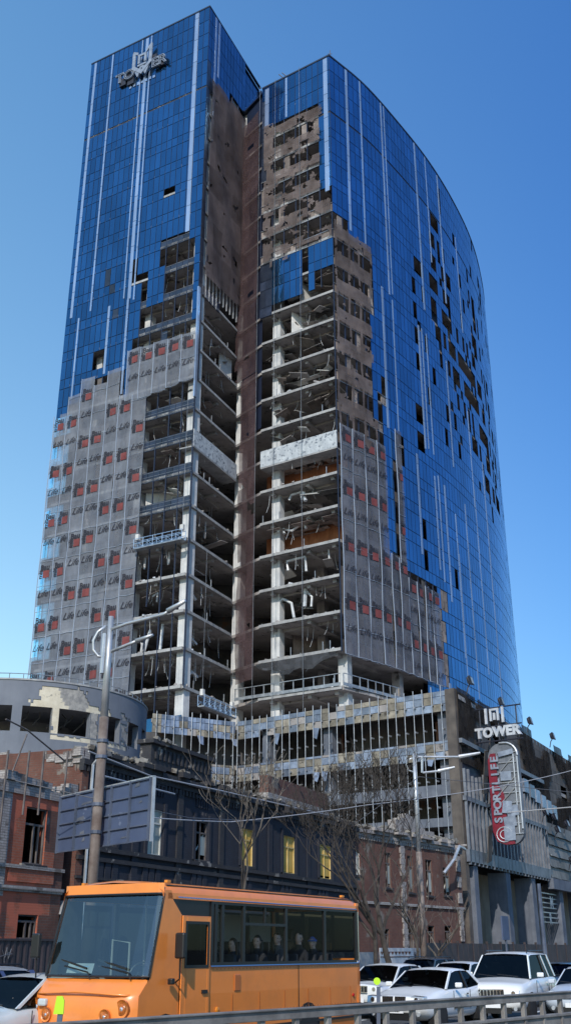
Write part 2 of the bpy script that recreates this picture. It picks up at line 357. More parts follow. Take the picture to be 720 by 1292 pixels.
SC.view_settings.view_transform='Standard';SC.view_settings.look='None';SC.view_settings.exposure=0
SC.cycles.max_bounces=8;SC.cycles.transparent_max_bounces=16
# ---------------------------------------------------------------- ground, road, pavement
b=MB();b.face([(-2500,-2500,0),(2500,-2500,0),(2500,2500,0),(-2500,2500,0)]);struct(b.build('ground',M['ground']))
SD=(math.sin(rad(25.5)),math.cos(rad(25.5)));SN=(SD[1],-SD[0])     # street direction, normal to the right
def st(t,p,z=0): return (SD[0]*t+SN[0]*p,SD[1]*t+SN[1]*p,z)
def strip(mb,t0,t1,p0,p1,z,m=0): mb.face([st(t0,p0,z),st(t0,p1,z),st(t1,p1,z),st(t1,p0,z)],m)
b=MB();strip(b,-60,420,-19.6,16,.004);struct(b.build('road',M['asphalt']))
b=MB()
for i in range(46):
    for p in (-15.8,-12.2,-8.6,-1.2): strip(b,-20+i*8,-17+i*8,p-.07,p+.07,.008)
strip(b,-60,420,-5.1,-4.95,.008)
struct(b.build('road_marking',M['roadwhite']))
def slab3(mb,t0,t1,p0,p1,z0,z1,m=0):
    mb.hexa([st(t0,p0,z0),st(t0,p1,z0),st(t1,p1,z0),st(t1,p0,z0),st(t0,p0,z1),st(t0,p1,z1),st(t1,p1,z1),st(t1,p0,z1)],m)
b=MB();slab3(b,-60,420,-25.5,-19.8,.004,.13);struct(b.build('pavement',M['pave']))
b=MB()
for i in range(120): slab3(b,-60+i*4,-56.03+i*4,-19.8,-19.62,.005,.15)
struct(b.build('kerb',M['kerb']))
# ---------------------------------------------------------------- the tower
HA,HC=112.3,104.3
Lp=(-26.3,103.4);Ap=(-9.6,94.1);Ip=(-5.4,103.2);Bp=(-3.0,99.9);Cp=(5.4,94.5);Tp=(-3.43,107.6)
ctrl=[(5.4,94.5),(10.2,99.3),(15.3,106.0),(20.1,113.0),(24.6,120.9),(28.9,130.0),(32.2,139.6),(34.6,149.5),(35.4,160),(34.5,170)]
def catmull(P,n):
    o=[];Q=[(2*P[0][0]-P[1][0],2*P[0][1]-P[1][1])]+P+[(2*P[-1][0]-P[-2][0],2*P[-1][1]-P[-2][1])]
    for i in range(1,len(Q)-2):
        for k in range(n):
            t=k/n;a,b_,c,d=Q[i-1],Q[i],Q[i+1],Q[i+2]
            o.append(tuple(.5*((2*b_[j])+(-a[j]+c[j])*t+(2*a[j]-5*b_[j]+4*c[j]-d[j])*t*t+(-a[j]+3*b_[j]-3*c[j]+d[j])*t**3) for j in (0,1)))
    return o+[P[-1]]
curve=catmull(ctrl,6)
LF=Face(Lp,Ap);AS=Face(Ap,Ip);AT=Face(Ap,Tp);NB=Face(Ip,Bp);CF=Face(Bp,Cp);CV=Curve(curve)
Z=lambda k:28.4+3.73*k
tower=thing('office_tower','tall blue glass office tower with stripped lower floors and a ragged notch hung with netting','tower',(0,110,0))
back=[(33,176),(6,172),(-16,140),(-27,118)]
inset=lambda f,a,o:f.W(a,0,-o)[:2]
def outline(o):
    P=[LF.W(.3,0,-o)[:2],LF.W(LF.L,0,-o)[:2]]
    P[1]=(Ap[0]-AS.n[0]*o-LF.n[0]*o*.75,Ap[1]-AS.n[1]*o-LF.n[1]*o)
    P+=[(Ip[0]-NB.n[0]*o*.2-AS.n[0]*o,Ip[1]-AS.n[1]*o+.1),(Bp[0]-CF.n[0]*o-NB.n[0]*o*.4,Bp[1]-CF.n[1]*o),(Cp[0]-CF.n[0]*o-.1*o,Cp[1]-CF.n[1]*o+.5*o)]
    a=2.
    while a<CV.L: P.append(CV.W(a,0,-o)[:2]);a+=2.5
    return P+back
RSL=random.Random(3)
for k in range(-3,20):
    b=MB();P=outline(.22);z=Z(k)
    b.prism(P,z-.30,z,0)
    # brighter edge nosing, set proud of the slab
    for f,a0,a1 in ((LF,.4,LF.L-.3),(AS,.2,AS.L-.5),(CF,.3,CF.L-.2)):
        b.fbox(f,a0,a1,z-.26,z+.03,-.20,-.06,1)
    # beams under slab
    for f,aa in ((LF,(3,9,15)),(AS,(2.,6.)),(CF,(1.6,6.,9.))):
        for a in aa: b.fbox(f,a-.2,a+.2,z-.62,z-.302,-9,-.5,0)
    for f in (AS,CF,LF): b.fbox(f,.8,f.L-.8,z-.55,z-.304,-2.1,-1.75,0)
    s=b.build('floor_slab',[M['soffit'],M['conc']],tower)
    if -2<k<12:
        b=MB()
        for f in (AS,CF):
            a=.5
            while a<f.L-.4:
                h=RSL.choice((.10,.12,.16,.2)) if RSL.random()<.88 else .95
                b.fbox(f,a,a+.07,z+.03,z+h,-.35,-.27,0);a+=RSL.uniform(.7,1.3)
            if RSL.random()<.12: b.fbox(f,.5,f.L*.4,z+.95,z+1.,-.34,-.30,0)
        b.build('edge_post',M['steel'],s)
        b=MB()
        for f in (AS,CF,LF):
            for _ in range(26):
                a=RSL.uniform(.6 if f is not LF else 12,f.L-.5);h=RSL.uniform(.06,.3)
                b.box(f.W(a,z+h*.4,-RSL.uniform(.25,1.6)),(RSL.uniform(.1,.7),RSL.uniform(.1,.5),h*RSL.uniform(.3,1)),rz=RSL.uniform(0,3),rx=RSL.uniform(-.5,.5),ry=RSL.uniform(-.5,.5),m=RSL.choice((0,0,1)))
            for _ in range(7):
                a=RSL.uniform(.8 if f is not LF else 12,f.L-.8);o_=-RSL.uniform(.4,3);zt_=z+3.35;L_=RSL.uniform(.5,2.2);dx=RSL.uniform(-.5,.5)
                b.tube([f.W(a,zt_,o_),f.W(a+dx*.3,zt_-L_*.6,o_),f.W(a+dx,zt_-L_,o_+.1)],.022,4,m=1)
        tag(b.build('rubble',[M['soffit'],M['duct']],s),kind='stuff')
for (x,y,wd) in ((-9.75,95.6,1.0),(-5.0,104.3,1.0),(-.78,100.5,1.0),(5.75,96.6,1.0),(-15.5,99.3,.9),(-21.4,102.6,.9),(11.5,103.3,.9),(17,111.5,.9),(3.9,102.8,.9),(22,119,.9)):
    low=x>5 and x<6 and wd==1.0
    zt_=Z(0)-.3 if low else 104.;b=MB();b.box((x,y,(16+zt_)/2),(wd,wd,zt_-16),rz=rad(-30));b.build('column',M['white' if wd==1. or x<-12 else 'soffit'],tower,bevel=.03)
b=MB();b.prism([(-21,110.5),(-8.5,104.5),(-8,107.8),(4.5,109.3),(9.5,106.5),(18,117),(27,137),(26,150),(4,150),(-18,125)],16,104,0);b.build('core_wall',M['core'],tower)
# side wall facing away on the left and back skin so no sky shows through the plan
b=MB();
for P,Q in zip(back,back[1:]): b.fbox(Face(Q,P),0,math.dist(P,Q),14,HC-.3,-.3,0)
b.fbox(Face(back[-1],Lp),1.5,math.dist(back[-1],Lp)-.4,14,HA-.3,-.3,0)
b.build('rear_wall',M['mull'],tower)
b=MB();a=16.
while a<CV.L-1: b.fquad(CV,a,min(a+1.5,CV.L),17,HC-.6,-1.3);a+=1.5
b.build('shade_backing',M['mull'],tower)  # dark sheet standing in for the shade inside the blown-out bays
# ---- cell classification, outlines traced on the survey
def cls_LF(x,y,r):
    if y<160+(-76)*(x-107)/158.: pass
    for p in ([(205,303),(242,293),(243,330),(242,367),(206,377)],[(175,385),(242,367),(242,404),(252,400),(250,425),(162,452),(165,425),(176,420)]):
        if inpoly(x,y,p): return 'u'
    if inpoly(x,y,[(187,505),(187,500),(250,478),(250,470),(236,910),(150,910),(165,860),(172,706)]): return 'o'
    if inpoly(x,y,[(60,527),(88,520),(88,506),(117,498),(117,476),(153,464),(154,499),(163,497),(162,443),(252,416),(250,480),(187,505),(172,706),(160,880),(150,910),(20,910)]): return 'n'
    for (a,c) in ((213,245),(172,346),(182,358),(125,450),(140,358),(146,390)):
        if abs(x-a)<4.6 and abs(y-c)<9: return 'h' if a>=150 or a==125 else 'd'
    return 'g'
def cls_AS(x,y,r):
    if inpoly(x,y,[(250,0),(345,0),(345,150),(311,152),(268,97)]): return 'g'
    if x<268-(y-97)*.045 and y<480: return 'd'
    if inpoly(x,y,[(255,345),(303,388),(303,412),(255,368)]): return 'w'
    if y<345+(x-258)*.95: return 'b'
    return 'o'
def cls_CF(x,y,r):
    if inpoly(x,y,[(320,90),(420,60),(420,125),(407,128),(334,160),(334,230),(322,234)]): return 'g' if x>334 else 'd'
    if x>404 and y<243: return 'g'
    if inpoly(x,y,[(341,339),(421,305),(421,344),(342,375)]): return 'h' if (380<x<389) else 'G'
    if inpoly(x,y,[(318,335),(341,330),(341,400),(320,400)]): return 'd'
    if y<345-(x-340)*.42: return 'b'
    if y<385-(x-340)*.42 : return 'u'
    return 'o'
HR=random.Random(11)
STRAY=[(522,397),(529,530),(530,565),(560,500),(562,530),(563,560),(536,675),(538,713),(572,704),(575,738),(269,65),(268,40),(540,208),(543,225),(571,246),(560,262),(541,252),(549,265)]
def cls_CV(x,y,r):
    if inpoly(x,y,[(405,270),(420,274),(467,312),(469,400),(470,470),(476,474),(484,486),(486,584),(426,534),(405,520)]): return 'b' if not (470<x<478 and 400<y<530) else 'g'
    if inpoly(x,y,[(405,525),(426,533),(486,583),(486,700),(511,708),(511,728),(550,745),(554,872),(428,824),(405,825)]): return 'n'
    if inpoly(x,y,[(497,546),(507,548),(511,715),(500,710)]) : return 'n'
    if inpoly(x,y,[(554,738),(562,742),(567,875),(556,870)]) and HR.random()<.8: return 't'
    if inpoly(x,y,[(405,824),(428,824),(500,846),(500,900),(405,900)]): return 'h'
    for a,c in STRAY:
        if abs(x-a)<3.4 and abs(y-c)<9.5: return 'h' if r[0]=='v' else 'g'
    # diagonal belt of blown-out panes
    pts=[(545,235,9),(551,290,11),(556,340,14),(562,400,19),(576,450,22),(592,490,22),(604,540,17),(612,580,13),(622,620,9),(628,650,5)]
    for (x0,y0,w0),(x1,y1,w1) in zip(pts,pts[1:]):
        if y0<=y<y1:
            t=(y-y0)/(y1-y0);cx=x0+(x1-x0)*t;w_=w0+(w1-w0)*t
            d=abs(x-cx)/w_
            if d<1.: return 'h' if HR.random()<(.58 if r[0]=='v' else .16)*(1.15-d*.55) else 'g'
            if d<2.6 and HR.random()<(.14 if r[0]=='v' else .03): return 'h'
    if 588<x<606 and 300<y<500 and HR.random()<.16: return 'h'
    return 'g'
def rows_for(top,z0,joint):
    rows=[];k=-3
    while Z(k)+3.33<joint+.01:
        if Z(k)-.4>=z0-1e-6: rows.append((Z(k)-.4,Z(k)+.9,'s',k));rows.append((Z(k)+.9,Z(k)+3.33,'v',k))
        k+=1
    zz=rows[-1][1];rem=top-zz;nn=max(1,round(rem/2.3))
    for i in range(nn): rows.append((zz+rem*i/nn,zz+rem*(i+1)/nn,'c' if i else 'j',k))
    return rows
def skin(name,f,nb,rows,cls,gm,label=None,a_end=None,open_bars=True):
    from collections import defaultdict
    g=MB();mu=MB();SPD=defaultdict(MB);BRD=defaultdict(MB);L_=a_end or f.L;w_=L_/nb
    g.cm=0
    for i in range(nb):
        a0=i*w_;a1=a0+w_
        for (z0,z1,t,k) in rows:
            sp=SPD[k];bar=BRD[i]
            c=f.W((a0+a1)/2,0,0);x,y=proj(c[0],c[1],(z0+z1)/2);c_=cls(x,y,(t,k))
            if f is CV and a0<14.4 and z0<27.9 and c_!='n': c_='h'
            if f is CF and z0<27: c_='o'
            if c_ in 'gG' or (c_ in 'd' ) :
                top=z1-.04 if t!='j' else z1-.04
                bot=z0+.04 if t!='j' else z0+.28
                if c_=='d': g.fquad(f,a0+.03,a1-.03,bot,top,0,1)
                else: g.fquad(f,a0+.035,a1-.035,bot,top,0,0,j=.010)
                mu.fquad(f,a0,a1,z0,z1,-.06,0)
            elif c_=='u':     # half stripped: dark louvred spandrel remains
                if t=='s' or R.random()<.1:
                    sp.fbox(f,a0+.03,a1-.03,z0+.05,z1-.3,-.14,-.06,0)
                    for q in (.2,.75): sp.fbox(f,a0,a1,z0+(z1-z0)*q,z0+(z1-z0)*q+.05,-.055,-.03,1)
                if i%2==0: bar.fbox(f,a0-.04,a0+.04,z0,z1,-.16,-.02,0)
            elif c_=='b':
                if f is AS:
                    if R.random()<.35: sp.fquad(f,a0,a1,z0,z1,-.25,2)
                else:
                    if t=='s': sp.fbox(f,a0+.02,a1-.02,z0+.1,z1-.1,-.2,-.08,2) if R.random()<.82 else None
                    elif R.random()<.10: sp.fbox(f,a0+.05,a1-.05,z0,z1,-.2,-.1,2)
                if t=='s' and f is not AS: bar.fbox(f,a0,a1,z0+.02,z0+.08,-.07,.02,1);bar.fbox(f,a0,a1,z1-.1,z1-.04,-.07,.02,1)
                if i%2==0: bar.fbox(f,a0-.05,a0+.05,z0,z1,-.16,-.02,0)
            elif c_=='w':
                bar.fbox(f,a0-.06,a0+.06,z0,z1,-.16,.0,1)
                if t=='s': sp.fbox(f,a0+.05,a1-.05,z0,z1,-.14,-.06,0)
            elif c_=='n' and f is LF and a0<2. and t=='v':
                g.fquad(f,a0+.035,a1-.035,z0+.04,z1-.04,0,2,j=.01);mu.fquad(f,a0,a1,z0,z1,-.06,0)
            elif c_=='n':
                if t=='s' and R.random()<.9: sp.fquad(f,a0,a1,z0+.05,z1-.05,-.12,3)
                elif R.random()<.3: sp.fquad(f,a0+.04,a1-.04,z0,z1,-.12,3)
                if i%2==0: bar.fbox(f,a0-.05,a0+.05,z0,z1,-.16,-.02,0)
            elif c_=='t': sp.fquad(f,a0+.03,a1-.03,z0+.04,z1-.04,-.05,2)
            elif c_=='o' and f is LF:
                if k>=4 and t=='s' and a0>9.5 : 
                    sp.fbox(f,a0+.03,a1-.03,z0+.05,z1-.05,-.14,-.06,0)
                    for q in (.15,.5,.85): sp.fbox(f,a0,a1,z0+(z1-z0)*q,z0+(z1-z0)*q+.04,-.055,-.03,1)
                if a0>11 and i%2==0 and R.random()<.97: bar.fbox(f,a0-.045,a0+.045,z0,z1,-.16,-.02,0)
    o=g.build('curtain_wall',[gm,M['darkpanel'],M['sky_pane']],tower)
    if label: lab(o,label)
    if mu.f: mu.build('mullion_grid',M['mull'],o)
    for sp in SPD.values():
        if sp.f: sp.build('spandrel_panel',[M['darkpanel'],M['fin'],M['tan'],M['tin'],M['core']],tower)
    for bar in BRD.values():
        if bar.f: bar.build('mullion_bar',[M['mull'],M['steel']],tower)
    return o
rA=rows_for(HA,Z(-2)-.41,102.0);rC=rows_for(HC,Z(-3)-.41,98.3)
skin('left',LF,24,rA,cls_LF,M['glass'],'flat blue glass front of the left wing')
skin('notch',AS,12,[r for r in rA if r[0]>20],cls_AS,M['glass'],'blue glass of the left wing above the brown netting')
b=MB()
for i in range(5):
    for (z0,z1,t,k) in rA:
        if z0>96: b.fquad(AT,AS.L+i*1.0+.03,AS.L+i*1.0+.97,z0+.04,z1-.04,-.3,0,j=.006)
b.build('curtain_wall',M['glass'],tower)
skin('front',CF,12,rC,cls_CF,M['glass'],'blue glass left on the front of the right wing')
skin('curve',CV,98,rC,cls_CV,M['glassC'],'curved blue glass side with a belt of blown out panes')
# chamfer behind the net in the notch
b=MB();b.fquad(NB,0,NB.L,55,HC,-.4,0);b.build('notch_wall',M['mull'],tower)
# roofs, parapet caps
b=MB();b.prism(outline(.1),HC-.5,HC-.3);b.fbox(CF,0,CF.L,HC,HC+.22,-.25,.06)
a=0
while a<CV.L-.5: b.fbox(CV,a,min(a+1.5,CV.L),HC+.003,HC+.22,-.25,.06);a+=1.5
b.build('roof',M['mull'],tower)
b=MB();b.prism([LF.W(.1,0,-.1)[:2],(Ap[0],Ap[1]+.15),(Tp[0]-.2,Tp[1]),(-16,126),(-27,118)],HA-.5,HA-.3);b.fbox(LF,0,LF.L,HA,HA+.2,-.25,.05);b.fbox(AT,0,AT.L,HA+.002,HA+.2,-.25,.05)
b.fbox(Face(Tp,(-16,126)),0,20,HC,HA-.3,0,.2)
b.build('roof',M['mull'],tower)
# pale vertical glass stripes
def stripe(f,x0,y0,x1,y1,wd):
    b=MB();a,z1=f.fs(x0,y0);a2,z0=f.fs(x1,y1);a=(a+a2)/2;z1=min(z1,(HA if f in (LF,AT) else HC)-.1)
    z=z0
    while z<z1-.2:
        t=min(z+3.73,z1);wq=wd*(.30 if f is CV else .36);b.fbox(f,a-wq,a+wq,z+.03,t-.03,-.05,.03);z+=3.73
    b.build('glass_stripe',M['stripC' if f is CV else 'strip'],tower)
for q in ((120,78,92,401,.5),(141,68,117,392,.3),(180.5,50,156.5,377,.22),(186,45,164,377,.62),(191,42,170,378,.25),(248.7,16,237,292,.75),(99,401,91,505,.3),(138,386,131.6,472,.42),(160,378,155,497,.38)): stripe(LF,*q)
for q in ((272.5,20,269,180,.5),(277,25,276,100,.5)): stripe(AT,*q)
for q in ((337,112,336.5,160,.8),(361,98,361,148,.35),(409.5,74,413,241,.8)): stripe(CF,*q)
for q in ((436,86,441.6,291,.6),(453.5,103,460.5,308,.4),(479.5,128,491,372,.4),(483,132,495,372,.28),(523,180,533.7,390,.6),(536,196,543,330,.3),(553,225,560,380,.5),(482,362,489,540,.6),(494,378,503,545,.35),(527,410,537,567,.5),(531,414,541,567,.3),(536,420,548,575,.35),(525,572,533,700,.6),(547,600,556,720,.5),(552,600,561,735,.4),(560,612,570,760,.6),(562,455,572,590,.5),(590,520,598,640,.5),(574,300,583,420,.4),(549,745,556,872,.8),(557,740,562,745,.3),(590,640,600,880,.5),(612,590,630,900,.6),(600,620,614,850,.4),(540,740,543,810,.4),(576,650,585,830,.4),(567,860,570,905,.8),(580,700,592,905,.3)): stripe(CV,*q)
# fascia panels left on the sixth stripped floor
for f,a0,a1 in ((CF,.4,CF.L-.05),(AS,.1,AS.L-.3)):
    b=MB();b.fbox(f,a0,a1,Z(6)-1.0,Z(6)+.95,-.02,.10,0);b.fbox(f,a0,a1,Z(6)-1.15,Z(6)-1.003,-1.6,.08,1);lab(b.build('fascia_panel',[M['fascia'],M['conc']],tower),'pale fascia band hanging on a stripped floor')
# block walls in orange on two floors, white partitions
def wallpart(name,mat,P,Q,z0,z1,t=.15,parent=tower):
    b=MB();f=Face(P,Q);b.fbox(f,0,f.L,z0,z1,-t,0);return b.build(name,mat,parent)
for k in (5,3):
    wallpart('block_wall',M['orange'],CF.W(-1.2,0,-3.6)[:2],CF.W(CF.L-.6,0,-3.6)[:2],Z(k)+.01,Z(k+1)-.31)
for (k,a,o0,o1,m) in ((11,5.2,-.9,-5,'white_panel'),(10,3.9,-.9,-4,'white_panel'),(7,8.2,-1.6,-5,'tan'),(8,2.6,-2.6,-6,'core'),(0,2.,-4,-7,'tan')):
    wallpart('partition',M[m],CF.W(a,0,o0)[:2],CF.W(a+1.3,0,o1)[:2],Z(k)+.01,Z(k+1)-.31)
wallpart('partition',M['white_panel'],LF.W(12.3,0,-1.6)[:2],LF.W(15.6,0,-3.8)[:2],Z(4)+.01,Z(5)-.31)
wallpart('partition',M['white_panel'],AS.W(AS.L-2.6,0,-1.2)[:2],AS.W(AS.L-.6,0,-.7)[:2],Z(9)+.01,Z(10)-.31)
wallpart('partition',M['white_panel'],AS.W(2.,0,-1.2)[:2],AS.W(2.8,0,-3.7)[:2],Z(8)+.01,Z(9)-.31)
wallpart('partition',M['tan'],CF.W(-2.5,0,-5)[:2],CF.W(.6,0,-5.)[:2],Z(-2)+.01,Z(-2)+2.4)
# hanging ceiling debris
RD=random.Random(21)
def debris(f,k,n,a0,a1):
    for _ in range(n):
        b=MB();a=RD.uniform(a0,a1);o=-RD.uniform(.8,4.2);drop=RD.uniform(.45,1.5);L_=RD.uniform(.8,3.0)
        p=f.W(a,Z(k+1)-.4-drop,o)
        b.box(p,(L_,RD.uniform(.6,1.5),.05),rz=rad(-30+RD.uniform(-25,25)),rx=rad(RD.uniform(-38,38)),ry=rad(RD.uniform(-30,30)))
        if RD.random()<.5: b.tube([Vector(p)+Vector((0,0,drop)),p,Vector(p)+Vector((RD.uniform(-.6,.6),0,-RD.uniform(.2,.9)))],.025,4,m=0)
        b.build('ceiling_panel',M[RD.choice(['tan','tin','soffit','white_panel','core'])],tower)
for k,n in ((12,3),(11,12),(10,8),(9,15),(8,15),(7,14),(6,6),(4,7),(2,3),(1,3)): debris(CF,k,n,.4,CF.L-.4)
for k,n in ((9,4),(8,3),(7,5),(6,4),(4,3),(3,3),(1,2)): debris(AS,k,n,1,AS.L-1.5)
# patchy suspended ceiling under the fascia floors
for f in (CF,AS,):
    for k in (6,4) if f is CF else (6,):
        b=MB()
        for i in range(12):
            for j in range(6):
                if RD.random()<.66: b.fbox(f,.3+i*.75,.3+i*.75+.72,Z(k)-.86,Z(k)-.83,-.3-j*.6-.57,-.3-j*.6,0)
        b.build('suspended_ceiling',M['tan'],tower)
def duct(f,k,pts,r=.13,m='duct'):
    b=MB();b.tube([f.W(a,Z(k+1)-.35-d,o) for a,d,o in pts],r,7);b.build('air_duct',M[m],tower)
duct(CF,4,[(3.2,.9,-1.3),(3.4,.3,-1.4),(4.6,.25,-1.4),(4.8,1.2,-1.3)]);duct(CF,4,[(5,.4,-1.3),(5.3,1.5,-1.2)],.2)
duct(CF,3,[(2.8,1.,-1.),(2.5,.35,-1.2),(3.6,.8,-1.2),(5.,.15,-1.2),(5.4,.95,-1.1)],.14)
duct(CF,2,[(3.1,1.4,-1.2),(3.,.35,-1.2),(5.2,.3,-1.2),(5.3,1.9,-1.2)],.15);duct(CF,2,[(8.,.1,-1.2),(8.05,1.5,-1.2)],.09)
duct(CF,1,[(1.8,1.9,-1.4),(1.9,.9,-1.4),(2.3,.5,-1.5),(3.4,1.2,-1.4),(3.7,2.8,-1.4)],.15);duct(CF,1,[(5.2,.0,-1.2),(5.1,1.9,-1.2)],.19);duct(CF,1,[(5.3,.3,-1.3),(5.9,1.,-1.3),(5.8,2.,-1.3)],.12)
duct(AS,1,[(2.6,.3,-1.6),(3.,1.3,-1.6),(3.4,2.4,-1.5)],.13);duct(AS,1,[(3.2,.4,-1.5),(4.4,1.,-1.5)],.16);duct(AS,0,[(3,2.,-1.4),(3.6,1.5,-1.4),(4.6,1.9,-1.3)],.12)
duct(AS,-1,[(3.2,1.7,-1.4),(4.,1.1,-1.4),(5.,1.4,-1.3)],.15);duct(LF,0,[(13.9,.7,-1.5),(13.4,2.9,-1.3)],.16);duct(LF,0,[(15.4,.3,-1.5),(15.3,2.9,-1.4)],.16);duct(LF,0,[(13.,1.9,-1.5),(12.9,2.9,-1.5)],.12)
duct(LF,2,[(12.8,.2,-1.5),(12.7,1.5,-1.5)],.13);duct(LF,2,[(15.8,.2,-1.5),(15.7,1.5,-1.5)],.13);duct(LF,1,[(14,.9,-1.5),(14.6,.6,-1.5),(14.5,1.6,-1.5)],.1)
# ---- banner netting with printed lettering
def wave(a,z,sd): return .30+.06*math.sin(a*1.7+sd)+.05*math.sin(z*.55+sd*2+a*.3)
def net_strip(f,a0,a1,zt,zb,sd,mat,period,phase,prints=True,small=False,zref=52.):
    b=MB();nz=max(3,int((zt-zb)/.9));na=4;rq=[R.random() for _ in range(40)];base_=R.uniform(.2,.8)
    for i in range(na):
        for j in range(nz):
            A0=a0+(a1-a0)*i/na;A1=a0+(a1-a0)*(i+1)/na;z0=zb+(zt-zb)*j/nz;z1=zb+(zt-zb)*(j+1)/nz
            if small and i in (0,1) and ((zb+(zt-zb)*(j+.5)/nz)-28.4)%3.73>1.3 and ((zb+(zt-zb)*(j+.5)/nz)-28.4)%3.73<3.2: continue
            sag=lambda a,z:z-(.14*math.sin(math.pi*(a-a0)/(a1-a0)) if z<=zb+.01 else 0)
            b.face([f.W(a,sag(a,z),wave(a,z,sd)) for a,z in((A0,z0),(A1,z0),(A1,z1),(A0,z1))],0,.5*base_+.5*rq[int(max(0,z0-20)/2.9)%40])
    o=b.build('safety_net',mat,tower,smooth=True,merge=False)
    b=MB();b.tube([f.W(a0+.02,z,wave(a0,z,sd)+.05) for z in [zb+(zt-zb)*j/nz for j in range(nz+1)]],.045,4)
    nb_=int((zt-zb)/2.8)
    for j in range(nb_+1):
        z=zb+2.8*j;b.tube([f.W(a,z+.05*math.sin(a*3),wave(a,z,sd)+.04) for a in (a0,(a0+a1)/2,a1)],.03,4)
    b.build('net_seam',M['seam'],o)
    if prints:
        b=MB();c=(a0+a1)/2;w_=(a1-a0);z=zref-phase
        while z>zt+.1: z-=period
        while z+period<zt-.2: z+=period
        put=lambda ca,cz:(lambda u,v,q:f.W(ca+u,cz+v,wave(ca+u,cz+v,sd)+.07))
        while z>zb+1.2:
            if z<zt+.12:
                # logo: word above, vertical word left of a red block
                text_mesh(b,'Bau',w_*.47,put(c+.02,z-.30),0,bold=.03)
                mput=lambda u,v,q,ca=c-w_*.28,cz=z-1.05:f.W(ca-v,cz+u,wave(ca-v,cz+u,sd)+.07)
                text_mesh(b,'mit',w_*.42,mput,0,bold=.03)
                b.face([f.W(a,q,wave(a,q,sd)+.065) for a,q in((c-.10*w_,z-1.50),(c+.36*w_,z-1.50),(c+.36*w_,z-.66),(c-.10*w_,z-.66))],1)
            zl=z-period*.56
            if zl>zb+.6 and zl<zt-.5: text_mesh(b,'Life',w_*.56,put(c,zl),0,bold=.004,shear=.45)
            z-=period
        if b.f: b.build('lettering',[M['ink'],M['red_ink']],o)
    return o
def ztop(f,a,pts):
    """interpolate a traced top edge (pixel polyline) at a"""
    q=[f.fs(*p) for p in pts];q.sort()
    if a<=q[0][0]: return q[0][1]
    for (a0,z0),(a1,z1) in zip(q,q[1:]):
        if a0<=a<=a1: return z0+(z1-z0)*(a-a0)/(a1-a0+1e-9)
    return q[-1][1]
aR=LF.fs(184,560)[0];n_=7;pw=(aR-.1)/n_
tops=[(74,527),(89,505),(106,500),(122,474),(142,468),(160,497),(180,500)]
for i in range(n_):
    a=.05+pw*(i+.5);zt=ztop(LF,a,[(75,526),(90,523),(92,506),(116,500),(118,474),(150,465),(154,498),(184,497)])
    net_strip(LF,.05+pw*i,.05+pw*(i+1)-.05,zt,20.5,i*1.3,M['net'],5.9,.5+(2.95 if (i//2)%2 else 0),small=(i==0))
a0=LF.fs(162,470)[0];a1=LF.L+.05;n_=5;pw=(a1-a0)/n_
for i in range(n_):
    a=a0+pw*(i+.5)
    net_strip(LF,a0+pw*i,a0+pw*(i+1)-.05,ztop(LF,a,[(162,445),(250,418)]),ztop(LF,a,[(162,506),(186,502),(250,476)]),i*1.1+.4,M['net'],5.9,0,zref=ztop(LF,a,[(162,445),(250,418)])-.35)
# right-hand banner nets on the curved side
a=.05;i=0
A1=CV.fs(487,640)[0];A2=CV.fs(511,720)[0];A3=CV.fs(551,760)[0]
zg=(CV.fs(430,537)[1],CV.fs(490,699)[1],CV.fs(513,730)[1])
for g_,(g0,g1,n_) in enumerate(((.05,A1,4),(A1,A2,2),(A2,A3,4))):
    wg=(g1-g0)/n_
    for j_ in range(n_):
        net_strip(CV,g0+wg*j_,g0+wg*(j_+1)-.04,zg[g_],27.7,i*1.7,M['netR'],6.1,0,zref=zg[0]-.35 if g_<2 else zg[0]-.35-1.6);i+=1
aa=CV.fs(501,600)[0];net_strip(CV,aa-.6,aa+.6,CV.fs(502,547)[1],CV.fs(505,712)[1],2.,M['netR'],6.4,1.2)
# brown nets: torn sheets in small cells
def torn(f,a0,a1,cls,z0,z1,mat,o,step=.55,hole=.5,sc=.5,label=None,hk=None):
    b=MB();a=a0;rr={}
    while a<a1-.05:
        z=z0
        while z<z1:
            c=f.W(a+step/2,z+step/2,o);x,y=proj(*c)
            q=mnoise.noise(Vector((a*sc,z*sc*.8,o+3)))
            h=hole
            if hk: h=hk(a,z)
            if cls(x,y):
                key=(int(a/2.2),int(z/3.8));rr.setdefault(key,R.random())
                wv=lambda a_,z_:o+.07*math.sin(a_*1.3+z_*.4)+.05*math.sin(z_*1.1)
                C4=[(a,z),(min(a+step,a1),z),(min(a+step,a1),z+step),(a,z+step)]
                flip=mnoise.noise(Vector((a*3,z*3,1)))>0
                for tri in (((0,1,2),(0,2,3)) if flip else ((0,1,3),(1,2,3))):
                    ca_=sum(C4[i_][0] for i_ in tri)/3;cz_=sum(C4[i_][1] for i_ in tri)/3
                    q=mnoise.noise(Vector((ca_*sc,cz_*sc*1.5,o+3)))+.35*mnoise.noise(Vector((ca_*sc*3.1,cz_*sc*4,o)))
                    if q<h: b.face([f.W(C4[i_][0],C4[i_][1],wv(*C4[i_])) for i_ in tri],0,rr[key])
            z+=step
        a+=step
    ob=b.build('safety_net',mat,tower,smooth=True,merge=False)
    if label: lab(ob,label)
torn(AS,.9,AS.L+.1,lambda x,y:cls_AS(x,y,0) in 'b' ,60,103,M['brown'],.30,.45,.44,.42,'brown netting over the side of the notch')
torn(NB,.9,NB.L,lambda x,y:y>130,26.6,62,M['violet'],.35,.6,.5,.4,'dark violet netting down the inner corner of the notch')
torn(NB,-.2,NB.L,lambda x,y:y>130,62,100,M['violet'],.45,.6,.62,.3,'dark violet netting down the inner corner of the notch')
